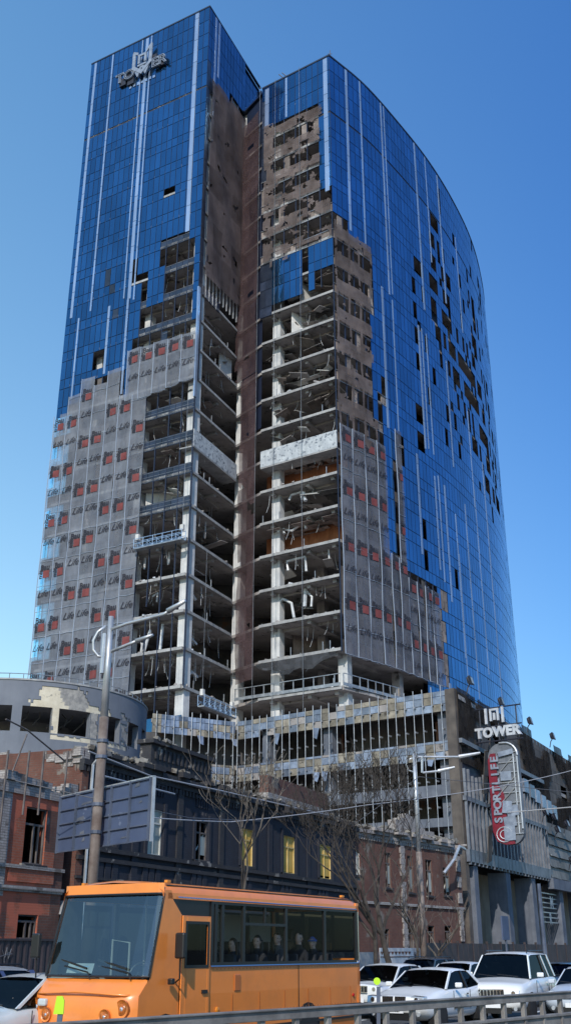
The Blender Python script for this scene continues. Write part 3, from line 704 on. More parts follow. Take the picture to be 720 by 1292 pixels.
torn(CF,.5,CF.L-.05,lambda x,y:cls_CF(x,y,0)=='b',66,99,M['brown2'],.22,.35,0,.75,'ragged pale brown netting on the right wing',hk=lambda a,z:(.32 if a<1.6 else (.30 if (z-28.4)%3.73<1.25 or (z-28.4)%3.73>3.35 else -.34+.16*math.sin(a*1.9+z)))-(.08 if z<83 else 0))
torn(CV,.05,6.6,lambda x,y:cls_CV(x,y,0)=='b',50,90,M['brown2'],.22,.35,0,.75,'brown netting wrapped round the corner of the right wing',hk=lambda a,z:.48 if (z-28.4)%3.73<1.3 or (z-28.4)%3.73>3.3 or (a%1.9)<.35 else -.42)
# drop cables in front of the open floors
for a in (2.35,5.9,-0.0):
    b=MB();b.tube([CF.W(a,HC,.5),CF.W(a,21,.55)],.025,4);b.build('cable',M['steel'],tower)
b=MB();b.fbox(LF,LF.L-.1,LF.L+.08,Z(7)+1,Z(11),-.3,.1);b.fbox(LF,LF.L-.12,LF.L+.02,Z(-1),Z(7)+1,-.2,-.06,1);b.build('corner_post',[M['strip'],M['mull']],tower)
# hanging tarp below the first stripped floor
b=MB();n_=14
for i in range(n_):
    for j in range(3):
        P=lambda u,v:CF.W(u,Z(0)-.35-v*(.35+1.0*math.sin(math.pi*min(1,max(0,(u-.4)/8.6)))**.8*(1+.25*math.sin(u*2.1))),.15+.15*math.sin(u*2.3+v*3))
        u0=.2+i*.65;b.face([P(u0,j/3),P(u0+.65,j/3),P(u0+.65,(j+1)/3),P(u0,(j+1)/3)])
b.build('hanging_tarp',netm('tarp',(.05,.055,.06),(.13,.135,.15),.85),tower,smooth=True)
# guard railing on the terrace below
b=MB()
for f,a0,a1 in ((CF,-2.5,CF.L),(CV,.1,9)):
    a=a0;z=Z(-1)+.03
    while a<a1: b.fbox(f,a,a+.08,z,z+1.2,-.1,-.02);a+=1.15
    b.fbox(f,a0,a1-.3,z+1.15,z+1.22,-.015,.04);b.fbox(f,a0,a1-.3,z+.02,z+.32,-.015,.05)
b.build('terrace_railing',M['steel'],tower)
# lettering of the wall-mounted sign near the roof
def wput(f,ca,cz,o,ex=0.): return lambda u,v,q:f.W(ca+u,cz+v,o+q)
def sign_tower(f,ca,cz,S,o,name,label,split,full):
    t=thing(name,label,'sign',f.W(ca,cz,o))
    b=MB()
    if split:
        text_mesh(b,'TO',S,wput(f,ca-S*1.28,cz,o),0,bold=.03*S,extrude=.12,align='CENTER');text_mesh(b,'ER',S,wput(f,ca+S*1.28,cz,o),0,bold=.03*S,extrude=.12)
        text_mesh(b,'W',S*1.25,wput(f,ca,cz-.12*S,o),0,bold=.03*S,extrude=.12)
        bi=MB()
        text_mesh(bi,'TO',S*.98,wput(f,ca-S*1.28,cz,o+.16),0,bold=-.022*S);text_mesh(bi,'ER',S*.98,wput(f,ca+S*1.28,cz,o+.16),0,bold=-.022*S)
    else:
        text_mesh(b,'TOWER',S,wput(f,ca,cz,o),0,bold=.035*S,extrude=.12,spacing=1.05)
        bi=None
    l=b.build('letters',M['sign_dim' if split else 'sign_white'],t)
    if bi and bi.f: bi.build('letter_face',M['sign_dark'],l)
    return t
ca,cz=LF.fs(182,90);t=sign_tower(LF,ca,cz,2.1,.45,'roof_sign','white outlined TOWER letters and shield emblem high on the dark glass','sign' and True,True)
b=MB();W=LF.W;k_=1.35
def poly(mb,pts,o,m,ca=ca,cz=cz,k=1.,f=LF,th=.16):
    vs=[f.W(ca+x*k,cz+y*k,o) for x,y in pts]+[f.W(ca+x*k,cz+y*k,o-th) for x,y in pts];n=len(pts)
    mb.idx(vs,[tuple(range(n)),tuple(range(2*n-1,n-1,-1))]+[(i,i+n,(i+1)%n+n,(i+1)%n) for i in range(n)],m)
for q in ([(-1.15,2.35),(-.8,2.1),(-.8,.55),(0,-.2),(0,-.7),(-1.15,.35)],[(1.15,2.6),(.8,2.2),(.8,.55),(0,-.2),(0,-.7),(1.15,.35)],
          [(-1.15,2.35),(-.5,1.9),(-.5,2.25),(-1.05,2.6)],[(1.15,2.6),(.5,1.9),(.5,2.25),(1.05,2.85)],
          [(-.5,.75),(-.5,1.9),(.5,1.9),(.5,.75),(.25,.75),(.25,1.65),(-.25,1.65),(-.25,.75)],[(-.5,.4),(.5,.4),(.5,.62),(-.5,.62)]): poly(b,q,.62,0,k=k_)
b.build('emblem',M['sign_dim'],t)
b=MB()
for i_ in range(7): b.fbox(LF,ca-2.2+i_*.62,ca-1.85+i_*.62,cz-2.0+.04*(i_%2),cz-1.6+.05*(i_%3),.02,.08)
b.build('letter_remnant',M['strip'],t)
b=MB()
for x,y in ((-2.6,.2),(-1.9,-.9),(2.9,-.1),(1.6,1.2),(-3.2,-.5)): b.fbox(LF,ca+x-.5,ca+x+.5,cz+y-.6,cz+y+.6,.02,.30)
b.build('bracket',M['sign_dark'],t)
# ---- suspended work platforms
def cradle(f,px0,py0,px1,py1,label,o=.6,Lc=None):
    a0,z0=f.fs(px0,py0);a1,_=f.fs(px1,py1);t=thing('suspended_platform',label,'work platform',f.W((a0+a1)/2,z0,o),group='suspended work platforms')
    b=MB();b.fbox(f,a0,a1,z0,z0+.12,o-.35,o+.35);b.build('deck',M['steel'],t)
    b=MB();a=a0;n_=max(4,int((a1-a0)/1.0));w_=(a1-a0)/n_
    for oo in (o-.35,o+.35):
        for z in (.12,.6,1.1): b.tube([f.W(a0,z0+z,oo),f.W(a1,z0+z,oo)],.035,5)
        for i in range(n_+1): b.tube([f.W(a0+i*w_,z0+.1,oo),f.W(a0+i*w_,z0+1.1,oo)],.035,5)
        for i in range(n_): b.tube([f.W(a0+i*w_,z0+.12,oo),f.W(a0+(i+.5)*w_,z0+.6,oo),f.W(a0+(i+1)*w_,z0+.12,oo)],.025,4)
    b.build('cage',M['cradleblue'],t)
    for a in (a0+.2,a1-.2):
        b=MB();b.tube([f.W(a,z0+1.1,o),f.W(a,z0+16,o)],.018,4);b.build('cable',M['steel'],t)
        b=MB();b.fbox(f,a-.2,a+.2,z0+1.1,z0+1.7,o-.15,o+.15);b.build('hoist',M['white_panel'],t)
cradle(LF,175.5,697,236,679,'pale blue work platform hanging across the bare floors of the left wing')
cradle(NB,250,893,292,909,'small pale blue work platform hanging low in the notch',o=5.5) if False else None
f2=Face(AS.W(1.2,0,.6)[:2],AS.W(8,0,.6)[:2]);cradle(f2,250,892,290,913,'small blue work platform hanging low in the notch above the podium',o=.3)
# roof furniture
t=thing('roof_antenna','thin antenna mast on the roof corner of the right wing','antenna',(5.6,95.4,HC));b=MB();b.tube([(5.6,95.4,HC-.3),(5.6,95.4,HC+1.9)],.05,5);b.build('mast',M['mull'],t);b=MB();b.box((5.6,95.4,HC+1.3),(.5,.05,.05));b.build('crossbar',M['mull'],t)
for i,(px,py) in enumerate(((359,101),(363,99))):
    b=MB();x,y=at_z(px,py,HC);x2,y2=x-.9,y+.2;b.tube([(x,y+.5,HC-.3),(x-.1,y+.5,HC+.8),(x-.75,y+.5,HC+1.5)],.06,5);tag(b.build('roof_bracket',M['mull'],None,base=(x,y+.5,HC)),'thin bent bracket standing on the roof edge of the right wing','bracket','brackets on the roof edge')
M['yframe']=surf('yellowed_frame',(.50,.36,.12),(.62,.48,.22),scale=2.,rough=.8)
M['block_dark']=surf('dark_orange_block',(.12,.05,.03),(.17,.08,.045),scale=1.5)
# ---------------------------------------------------------------- podium
ZP=21.2
Pc=at_z(573,868,ZP);Pn=at_z(298,910,ZP);Pl=at_z(194,899,ZP);Pr=at_z(720,961,ZP)
PV=Face(Pn,Pc);PL=Face(Pl,Pn);PU=Face(Pc,Pr);PU=Face(Pc,(Pc[0]+PU.d[0]*75,Pc[1]+PU.d[1]*75))
pod=thing('podium_building','low podium stripped to concrete floors behind rows of bare steel studs','building',(Pc[0]-4,Pc[1]+8,0))
zz=lambda y:PV.fs(500,y)[1]
bands=[zz(905),zz(941),zz(964),zz(995),zz(1009),zz(1036),zz(1047)]
RP=random.Random(5)
pback=[(46,140),(30,150),(-12,104)]
for z in (ZP-.4,bands[1],bands[3]-.1,bands[5]-.1):
    b=MB();b.prism([PL.W(0,0,-.5)[:2],PL.W(PL.L,0,-.55)[:2],PV.W(PV.L,0,-.6)[:2],PU.W(70,0,-.6)[:2]]+pback,z-.35,z);b.build('floor_slab',M['soffit'],pod)
b=MB();b.prism([PL.W(0,0,-5)[:2],PV.W(1,0,-4.6)[:2],PV.W(PV.L-4.5,0,-4.6)[:2],PU.W(70,0,-5)[:2]]+pback,0,ZP-.8);b.build('core_wall',M['core'],pod)
def bandpanels(f,z0,z1,a0,a1,name='insulation_panel'):
    b=MB();a=a0
    while a<a1-.1:
        w_=min(.84,a1-a);z=z0
        while z<z1-.15:
            h=min(.62,z1-z)
            if RP.random()<.97:
                q=RP.random();m=0 if (q<.42 or (z>z0+.6 and q<.62)) else (1 if q<.92 else 2)
                j=RP.uniform(-.03,.03);b.fbox(f,a+.02,a+w_-.02,z+.02,z+h-.02,-.28,-.15+j,m)
            z+=h
        if RP.random()<.07:
            L_=RP.uniform(.5,1.);b.idx([f.W(a+.1,z0+.1,-.1),f.W(a+.7,z0+.05,-.1),f.W(a+.62,z0-L_,.18),f.W(a+.25,z0-L_*.8,.1)],[(0,1,2,3)],0)
        a+=w_
    b.build(name,[M['foil'],M['wool'],M['soffit']],pod)
for f,a0,a1 in ((PV,0,PV.L-.9),(PL,0,PL.L)):
    bandpanels(f,bands[0],ZP-.02,a0,a1);bandpanels(f,bands[2],bands[1],a0,a1)
    b=MB();b.fbox(f,a0,a1,bands[4],bands[3],-.45,-.12);b.build('edge_beam',M['colblue'],pod)
    b=MB();b.fbox(f,a0,a1,bands[6],bands[5],-.45,-.12);b.build('edge_beam',M['colblue'],pod)
    b=MB();b.fbox(f,a0,a1,bands[6]-3.4,bands[6]-2.9,-.45,-.12);b.build('edge_beam',M['colblue'],pod)
    a=a0+.3;b=MB()
    while a<a1:
        b.tube([f.W(a,3.,.12),f.W(a+RP.uniform(-.04,.04),ZP+RP.uniform(.1,.4),.12)],.038,5)
        for z in (6,8,10,12,14,16,18,20): b.fbox(f,a-.07,a+.07,z,z+.12,-.3,.06)
        b.build('steel_stud',M['steel'],pod);b=MB();a+=.83
for px in (330,408,556):
    a=PV.fs(px,960)[0];b=MB();b.fbox(PV,a-.45,a+.45,0,ZP-.76,-1.6,-.7);b.build('column',M['colblue'],pod)
for i in range(9):
    a=RP.uniform(1,PV.L-3);b=MB();b.fbox(PV,a,a+RP.uniform(.8,2.4),bands[4]+.01 if i%2 else bands[0]-1.9,(bands[2]-.4) if i%2 else bands[0]-.02,-3.6,-3.4);b.build('partition',M[RP.choice(['block_dark','tan','core','core'])],pod)
# concrete corner edge and cladding of the street side
b=MB();b.fbox(PV,PV.L-.9,PV.L-.03,0,ZP,-.5,.06,0);b.build('corner_pier',M['tin'],pod)
zu=lambda x,y:PU.fs(x,y)[1];au=lambda x,y=1000:PU.fs(x,y)[0]
0 and print('PU',[round(v,1) for v in (au(583),au(620),au(655),au(700),au(719),zu(600,1090),zu(600,1197),zu(700,1110),zu(660,1020))],'bands',[round(v,1) for v in bands])
zb=zu(640,1100)
# dark mesh over the street side: small torn cells over cladding sheets
b=MB();a=.05
while a<70:
    z=zb+5.2 if a>19 else ZP-6.3
    while z<ZP-.02:
        h=min(1.2,ZP-z)
        if mnoise.noise(Vector((a*.25,z*.3,2)))<.42: b.fquad(PU,a,a+1.17,z,z+h-.02,-.12,0)
        z+=h
    a+=1.2
b.build('cladding_sheet',M['tin'],pod)
b=MB();a=.2
while a<60:
    z=zb+5.5 if a>19 else ZP-6.4
    while z<ZP+.1:
        x,y=proj(*PU.W(a+.3,z+.3,.1))
        nn=mnoise.noise(Vector((a*.22,z*.25,7)))
        if (a<5 and z>ZP-6 and nn<.25) or (a>=5 and nn<.05): b.face([PU.W(p,q,.06+.05*math.sin(p*2+q)) for p,q in((a,z),(a+.62,z),(a+.62,z+.62),(a,z+.62))],0)
        z+=.6
    a+=.6
b.build('facade_mesh',M['black_net'],pod)
# vertical fins
a=.35;i=0
while a<34:
    x,y=proj(*PU.W(a,zb+4,.2));top=(zu(x,968) if x<664 else zu(x,985)) if x<664 else zb+7.5
    if x<664: top=ZP-6.4
    elif x<690: top=ZP-5.5
    else: break
    w_=.11;b=MB();b.fbox(PU,a-w_,a+w_,zb-.1,top+RP.uniform(-.3,.3),.10,.30);b.build('facade_fin',M['fin'],pod);a+=1.0;i+=1
b=MB();b.fquad(PU,.1,a,zb+.2,ZP-5.,-.1);b.build('recess_wall',M['mull'],pod)
for z in (zb+.1,zb+4.6,zb+9.):
    b=MB();b.fbox(PU,.1,a-.3,z,z+(.9 if z<zb+.2 else .35),.02,.30);b.build('edge_beam',M['fin'],pod)
a_s=a
# rows of foil blocks above the far fins
for px in (655,663,670,678,685,692):
    q=PU.fs(px,985+.9*(px-655));b=MB();b.fbox(PU,q[0],q[0]+1.5,q[1]-1.,q[1]+.2,.12,.4);b.build('insulation_panel',M['foil'],pod)
# ribbed pale sheets lower right
b=MB();a=a_s-1
while a<62:
    z=zb+.3
    while z<zb+5.3:
        b.idx([PU.W(a,z,.35),PU.W(a+1.9,z+RP.uniform(-.05,.05),.35),PU.W(a+1.9,z+1.1,.16),PU.W(a,z+1.1,.16)],[(0,1,2,3)]);z+=1.0
    a+=1.93
b.build('ribbed_sheet',M['sheet'],pod)
b=MB();b.fbox(PU,a_s-1.4,66,zb-.75,zb+.2,.0,.55);b.build('edge_beam',M['colblue'],pod)
b=MB();b.fbox(PU,.1,66,0,zb-.1,-2.9,-2.6);b.build('ground_floor_wall',M['beigewall'],pod)
for px,wd in ((599,1.3),(640,1.5),(672,1.6),(706,1.7),(735,1.7)):
    a=au(px,1150);b=MB();b.fbox(PU,a,a+wd*.8,0,zb-.12,-1.5,.10);b.build('column',M['colblue'],pod,bevel=.03)
for k_ in range(7):
    a=au(679,1140)+k_*.0;b=MB();b.fbox(PU,au(678,1140)+1.7,au(708,1140),zb-1.2-k_*.42,zb-1.1-k_*.42,-.3,-.2);b.build('grille_bar',M['steel'],pod)
t=MB();a=au(690,1140);text_mesh(t,'M',1.5,wput(PU,a+1.6,zb-2.0,.0),0,bold=.05);text_mesh(t,'R',1.3,wput(PU,a+.7,zb-3.4,.0),0,bold=.05)
o=t.build('letters',M['sign_dim'],None,base=PU.W(a,zb-3,0));tag(o,'faint grey letters on a slatted grille between the street columns','letters')
b=MB();b.fbox(PU,au(625,1150),au(630,1150)+1,0,zb-.2,-2.55,-2.4);b.build('brick_infill',M['redbrick2'],pod)
# ---- TOWER sign and sport club sign standing out from the street side
vd=(-PV.d[0],-PV.d[1])
o_=PU.W(au(598,960),0,0)[:2];TF=Face((o_[0]-PV.d[0]*1.2,o_[1]-PV.d[1]*1.2),(o_[0]+PV.d[0]*6,o_[1]+PV.d[1]*6))
q0=TF.fs(601,925);q1=TF.fs(656,920);ca=(q0[0]+q1[0])/2;cz=TF.fs(628,924)[1];S=(q1[0]-q0[0])/3.55
t=thing('tower_sign','white TOWER letters under a castle emblem projecting from the dark street facade','sign',TF.W(ca,cz,0))
b=MB();text_mesh(b,'TOWER',S,wput(TF,ca,cz,.1),0,bold=.05*S,extrude=.15,spacing=1.02);b.build('letters',M['sign_white'],t)
b=MB();k_=S*.62;c2=cz+S*1.25
for r_ in ((-1.25,-.95,-.9,1.),(-.6,-.35,-.6,.9),(-.35,.35,.65,.9),(.35,.6,-.6,.9),(.95,1.25,-.9,1.),(-.15,.15,-.5,.35)): poly(b,[(r_[0],r_[2]),(r_[1],r_[2]),(r_[1],r_[3]),(r_[0],r_[3])],.2,0,ca=ca-.2,cz=c2,k=k_,f=TF)
b.build('emblem',M['sign_white'],t)
b=MB()
for zq in (cz-S*.62,cz+S*.5,c2+k_*1.05): b.tube([TF.W(ca-S*1.9,zq,-.05),TF.W(ca+S*1.9,zq,-.05)],.06,5)
for aq in (-1.5,0,1.5): b.tube([TF.W(ca+aq*S,cz-S*.7,-.1),TF.W(ca+aq*S,c2+k_,-.1)],.06,5)
b.tube([TF.W(ca,cz,-.1),PU.W(au(640,940),cz,-.1)],.08,5);b.build('support_frame',M['sign_dark'],t)
q0=TF.fs(618,1000);q1=TF.fs(656,1000);zt=TF.fs(636,937)[1];zbm=TF.fs(640,1066)[1];a0,a1=q0[0],q1[0];wd=a1-a0
t=thing('sport_sign','tall rounded red SPORT LIFE sign with its face torn open to a white frame','sign',TF.W((a0+a1)/2,zbm,0))
def rrect(x0,x1,z0,z1,r,n=6):
    P=[]
    for cx_,cz_,s0 in ((x1-r,z1-r,0),(x0+r,z1-r,90),(x0+r,z0+r,180),(x1-r,z0+r,270)):
        for i in range(n+1): th=rad(s0+90*i/n);P.append((cx_+r*math.cos(th),cz_+r*math.sin(th)))
    return P
def fprism(mb,P,o0,o1,m,f=TF):
    n=len(P);vs=[f.W(a,z,o1) for a,z in P]+[f.W(a,z,o0) for a,z in P];mb.idx(vs,[tuple(range(n)),tuple(range(2*n-1,n-1,-1))]+[(i,i+n,(i+1)%n+n,(i+1)%n) for i in range(n)],m)
b=MB();fprism(b,rrect(a0,a1,zbm,zt,wd*.42),-.45,-.05,0);b.build('housing',M['fin'],t)
b=MB();P=[p for p in rrect(a0,a1,zbm,zt,wd*.42)];
# remaining red skin: left band and the bottom bowl
red=[(a0+wd*.42,zbm),(a1-wd*.3,zbm+.05),(a1-wd*.38,zbm+(zt-zbm)*.10),(a0+wd*.52,zbm+(zt-zbm)*.13),(a0+wd*.45,zbm+(zt-zbm)*.5),(a0+wd*.28,zbm+(zt-zbm)*.58),(a0+wd*.27,zt-wd*.3),(a0+wd*.1,zt-wd*.3),(a0,zt-wd*.5),(a0,zbm+wd*.42),(a0+wd*.12,zbm+wd*.12)]
fprism(b,red,-.04,.05,0);b.build('red_face',M['sign_red'],t)
b=MB();cA=a0+wd*.24
for i,ch in enumerate('SPORTLIFE'):
    zc=zbm+(zt-zbm)*(.24+.075*i);dz=0
    place=lambda u,v,q,zc=zc:TF.W(cA-v,zc+u,.10+q)
    text_mesh(b,ch,wd*.36,place,0,bold=.03,extrude=.04)
b.build('letters',M['sign_dim'],t)
b=MB();
for r_ in (.16,.09): 
    P=[(a0+wd*.38+math.cos(q*.35)*r_*wd*1.6,zbm+(zt-zbm)*.10+math.sin(q*.35)*r_*wd*1.4) for q in range(19)]
    b.tube([TF.W(p[0],p[1],.09) for p in P],.04,4)
b.build('emblem',M['sign_white'],t)
b=MB();a_,c_=a0+wd*.30,a1-wd*.10
b.tube([TF.W(a1-.05,z,.04) for z in (zbm+wd*.45,zt-wd*.45)],.07,5);b.tube([TF.W(c_-.1,z,.04) for z in (zbm+wd*.3,zt-wd*.3)],.06,5)
for i in range(9):
    z=zbm+(zt-zbm)*(.1+.1*i);b.tube([TF.W(a_+.1,z,.0),TF.W(a1-.05,z,.0)],.05,5)
    if i in(3,4,6): b.tube([TF.W(a_+.1,z,.03),TF.W(c_,z+1.3,.03)],.045,5)
b.tube([TF.W(p[0],p[1],.02) for p in rrect(a0,a1,zbm,zt,wd*.42)[:8]],.08,5)
b.build('inner_frame',M['galv'],t)
RQ=random.Random(9)
for fx,fz,w_,h_ in ((.34,.04,.36,.14),(.36,.17,.40,.10),(.48,.27,.38,.10),(.35,.30,.3,.12),(.36,.62,.36,.09),(.34,.87,.5,.05)):
    b=MB();c=TF.W(a0+wd*(fx+w_/2)+.1,zbm+(zt-zbm)*(fz+h_/2),.10);b.box(c,(wd*w_,.05,(zt-zbm)*h_),rz=math.atan2(TF.d[1],TF.d[0]),ry=rad(RQ.uniform(-9,9)),rx=rad(RQ.uniform(-8,8)));b.build('white_panel',M['sign_dim'],t)
b=MB()
for zq in (.15,.4,.7,.95): z=zbm+(zt-zbm)*zq;b.tube([TF.W(a0+.1,z,-.3),PU.W(PU.fs(612,1000)[0],z,0)],.07,5)
b.build('wall_bracket',M['sign_dark'],t)
# dangling black torn panels beside the sign
for (px,py,l,tl) in ((606,955,3.2,12),(601,975,3.4,-10),(612,1000,2.6,20),(606,1065,2.8,-14)):
    q=PU.fs(px,py);b=MB();c=PU.W(q[0],q[1],.75);b.box(c,(1.1,.06,l),rz=math.atan2(PU.d[1],PU.d[0]),ry=rad(tl),rx=rad(10));b.build('torn_panel',M['tin'],pod)
# floodlights on the roofline and on the wall
def floodlight(pos,ang,label,up,group):
    t=thing('floodlight',label,'floodlight',pos,ang,group)
    b=MB();b.tube([(0,0,0),(0,-.15,up*.55),(0,-.45,up*.9)],.05,5);b.build('bracket',M['sign_dark'],t,local=True)
    b=MB();b.idx([(-.38,-.62,up*.75-.05),(.38,-.62,up*.75-.05),(.38,-.45,up*1.1+.3),(-.38,-.45,up*1.1+.3),(-.22,-.2,up*.8+.0),(.22,-.2,up*.8),(.22,-.12,up*1.05+.2),(-.22,-.12,up*1.05+.2)],[(0,1,2,3),(5,4,7,6),(0,4,5,1),(3,2,6,7),(1,5,6,2),(0,3,7,4)]);b.build('housing',M['sign_dark'],t,local=True)
    b=MB();b.idx([(-.3,-.63,up*.75+.04),(.3,-.63,up*.75+.04),(.3,-.50,up*1.1+.2),(-.3,-.50,up*1.1+.2)],[(0,1,2,3)]);b.build('lens',M['oldglass'],t,local=True)
    b=MB();b.tube([(-.42,-.4,up*.9),(-.42,-.3,up*1.1+.1),(.42,-.3,up*1.1+.1),(.42,-.4,up*.9)],.03,4);b.build('yoke',M['sign_dark'],t,local=True)
angU=math.atan2(PU.d[1],PU.d[0])
ordn=['nearest to the podium corner','beside the castle emblem','first to the right of the TOWER letters','second to the right of the TOWER letters','at the far right edge of the roofline']
for i,px in enumerate((590,628,663,690,716)):
    c=PU.W(au(px,925),ZP,.1);floodlight(c,angU,'black floodlight on the podium roofline '+ordn[i],1.1,'floodlights along the podium roofline')
words=['highest left','upper middle','lowest of the cluster','lower middle','rightmost','lone lower']
for i,(px,py) in enumerate(((674,1038),(686,1044),(690,1060),(702,1052),(711,1043),(708,1098))):
    q=PU.fs(px,py);floodlight(PU.W(q[0],q[1],.7),angU,words[i]+' black floodlight hanging loose over the ribbed pale sheets',.9,'floodlights hanging on the lower wall')
# ---------------------------------------------------------------- rotunda
RC=(-21.5,84.);RR=10.;ZR=20.2
def hit(px,py=900):
    r=ray(px,py);h=math.hypot(r[0],r[1]);dx,dy=r[0]/h,r[1]/h
    bq=dx*RC[0]+dy*RC[1];cq=RC[0]**2+RC[1]**2-RR*RR;D=bq*bq-cq
    t=bq-math.sqrt(max(D,0));x,y=dx*t,dy*t;return math.atan2(y-RC[1],x-RC[0]),t,(ZZ:=EZ+r[2]/h*t)
rot=thing('round_building','low round grey building with blown out windows and peeled plaster','building',(RC[0],RC[1],0))
piers=[hit(x)[0] for x in (-26,15,27,66,75,115,130,153,163,176,182)]
zw1=hit(95,896)[2];zw0=hit(95,928)[2]
def rp(th,z,o=0): return (RC[0]+(RR+o)*math.cos(th),RC[1]+(RR+o)*math.sin(th),z)
pr=[(piers[1],piers[2]),(piers[3],piers[4]),(piers[5],piers[6]),(piers[7],piers[8]),(piers[9],piers[9]+.09)]
for i in range(9): pr.append((pr[4][0]+.24+.3*i,pr[4][0]+.33+.3*i))
for i in range(8): pr.insert(0,(piers[1]-.30*(i+1),piers[1]-.30*(i+1)+.09))
b=MB();th=-math.pi;stp=.018
def ispier(t_): return any(a<=t_<=c for a,c in pr)
b2=MB()
while th<math.pi:
    tn=th+stp;tm=(th+tn)/2
    z=0.
    while z<ZR-.01:
        h=.26 if z>zw0-2 else 2.
        if z<zw0<z+h: h=zw0-z
        elif z<zw1<z+h: h=zw1-z
        h=min(h,ZR-z)
        if h<.002: z+=.002;continue
        if zw0-.001<=z<zw1-.001 and not ispier(tm): z+=h;continue
        x,y=proj(*rp(tm,z+h/2));j=4*mnoise.noise(Vector((x*.21,y*.21,1)))+3*mnoise.noise(Vector((x*.6,y*.6,3)))
        x+=j;y+=j*.7;m=0
        if -math.pi/2-1.2<tm<.4:
            if inpoly(x,y,[(40,886),(50,880),(52,866),(76,866),(79,885),(90,896),(76,900),(74,930),(66,930),(67,900),(40,893)]): m=1
            elif inpoly(x,y,[(66,928),(113,930),(113,940),(66,942)]) or inpoly(x,y,[(110,890),(142,899),(142,906),(110,897)]): m=1
            elif inpoly(x,y,[(76,868),(106,870),(112,893),(124,899),(122,955),(113,955),(112,897),(90,897),(80,886)]): m=2
            elif inpoly(x,y,[(124,936),(160,940),(158,955),(124,950)]): m=1 if j>0 else 2
            elif inpoly(x,y,[(153,900),(163,906),(163,945),(153,940)]) and j>-.8: m=2
        o=-.05 if m else 0.
        b.face([rp(th,z,o),rp(tn,z,o),rp(tn,z+h,o),rp(th,z+h,o)],m)
        z+=h
    th=tn
b.build('drum_wall',[M['rotgrey'],M['cream'],M['patch']],rot)
b=MB()
for a,c in pr:
    for t_ in (a,c): b.face([rp(t_,zw0),rp(t_,zw0,-.5),rp(t_,zw1,-.5),rp(t_,zw1)])
b.build('window_pier',M['rotgrey'],rot)
b=MB();b.lathe([(RR-.5,zw0-.1),(RR-.02,zw0-.1),(RR-.02,zw0-.01),(RR-.5,zw0-.01)],c=(RC[0],RC[1],0),n=90);b.build('sill',M['rotgrey'],rot)
b=MB();b.lathe([(RR-5,zw1+.05),(RR-.1,zw1+.05),(RR-.1,zw1+.3),(RR-5,zw1+.3)],c=(RC[0],RC[1],0),n=60);b.lathe([(4,0),(4,ZR-.3)],c=(RC[0],RC[1],0),n=24);b.build('inner_floor',M['soffit'],rot)
b=MB();b.lathe([(RR-.4,ZR-.02),(RR+.06,ZR),(RR+.06,ZR+.12),(RR-.4,ZR+.12)],c=(RC[0],RC[1],0),n=90);b.build('coping',M['conc'],rot)
b=MB()
for i in range(60):
    t_=-math.pi+i*.105;b.tube([rp(t_,ZR+.1,-.3),rp(t_,ZR+.55,-.3)],.03,4)
P=[rp(-math.pi+i*.105,ZR+.55,-.3) for i in range(60)];b.tube(P,.03,4);b.build('roof_rail',M['steel'],rot)
for i in range(9):
    t_=hit(20+i*17)[0];b=MB();p=Vector(rp(t_,zw1-.1,-1.5));q=p+Vector((RP.uniform(-1,1),RP.uniform(-.4,.4),-RP.uniform(.4,1.3)));b.tube([p,(p+q)/2+Vector((.3,0,.1)),q],.05,5);b.build('hanging_pipe',M['tin'],rot)
# ---------------------------------------------------------------- old street buildings
ZC=8.9
D0=at_z(107,943,ZC);D1=at_z(447,1041,ZC);R1=at_z(579,1066,ZC-.1)
DF=Face(D0,D1);RF=Face((D1[0]+.02,D1[1]+.05),R1)
def rect(f,x0,x1,y0,y1):
    xm,ym=(x0+x1)/2,(y0+y1)/2
    return (f.fs(x0,ym)[0],f.fs(x1,ym)[0],f.fs(xm,y1)[1],f.fs(xm,y0)[1])
def wall(f,a0,a1,z0,z1,holes,mats,parent,name='wall',zone=None,depth=.26,step=1.1):
    b=MB();A=sorted(set([a0,a1]+[v for h in holes for v in h[:2]]));Zs=sorted(set([z0,z1]+[v for h in holes for v in h[2:]]))
    def sub(V,s_):
        o=[]
        for p,q in zip(V,V[1:]):
            n_=max(1,int((q-p)/s_));o+=[p+(q-p)*i/n_ for i in range(n_)]
        return o+[V[-1]]
    A=sub(A,step);Zs=sub(Zs,step)
    for p,q in zip(A,A[1:]):
        for r_,s_ in zip(Zs,Zs[1:]):
            am,zm=(p+q)/2,(r_+s_)/2
            if any(h[0]<am<h[1] and h[2]<zm<h[3] for h in holes): continue
            b.fquad(f,p,q,r_,s_,0,zone(am,zm) if zone else 0)
    for h in holes:
        W=f.W;x0,x1,y0,y1=h
        for P in ([(x0,y0),(x1,y0)],[(x1,y0),(x1,y1)],[(x1,y1),(x0,y1)],[(x0,y1),(x0,y0)]):
            b.face([W(*P[0],0),W(*P[0],-depth),W(*P[1],-depth),W(*P[1],0)],0)
    b.fbox(f,a0,a1,z0,z1,-depth-.04,-depth-.01,0) if not holes else None
    return b.build(name,mats,parent)
def body(f,a0,a1,z1,depth,mat,parent):
    """other walls, attic floor and a black sheet for the shade indoors"""
    b=MB();W=f.W
    b.face([W(a1,0,0),W(a1,0,-depth),W(a1,z1,-depth),W(a1,z1,0)]);b.face([W(a0,0,-depth),W(a0,0,0),W(a0,z1,0),W(a0,z1,-depth)])
    b.face([W(a1,0,-depth),W(a0,0,-depth),W(a0,z1,-depth),W(a1,z1,-depth)]);b.build('side_wall',mat,parent)
    b=MB();b.fquad(f,a0,a1,0,z1-.1,-1.6);b.build('shade_backing',M['black'],parent)  # black sheet puts the shade of the rooms behind the openings
    b=MB();b.face([W(a0,z1-.4,0),W(a1,z1-.4,0),W(a1,z1-.4,-depth),W(a0,z1-.4,-depth)]);b.build('roof_deck',M['stone'],parent)
RB=random.Random(31)
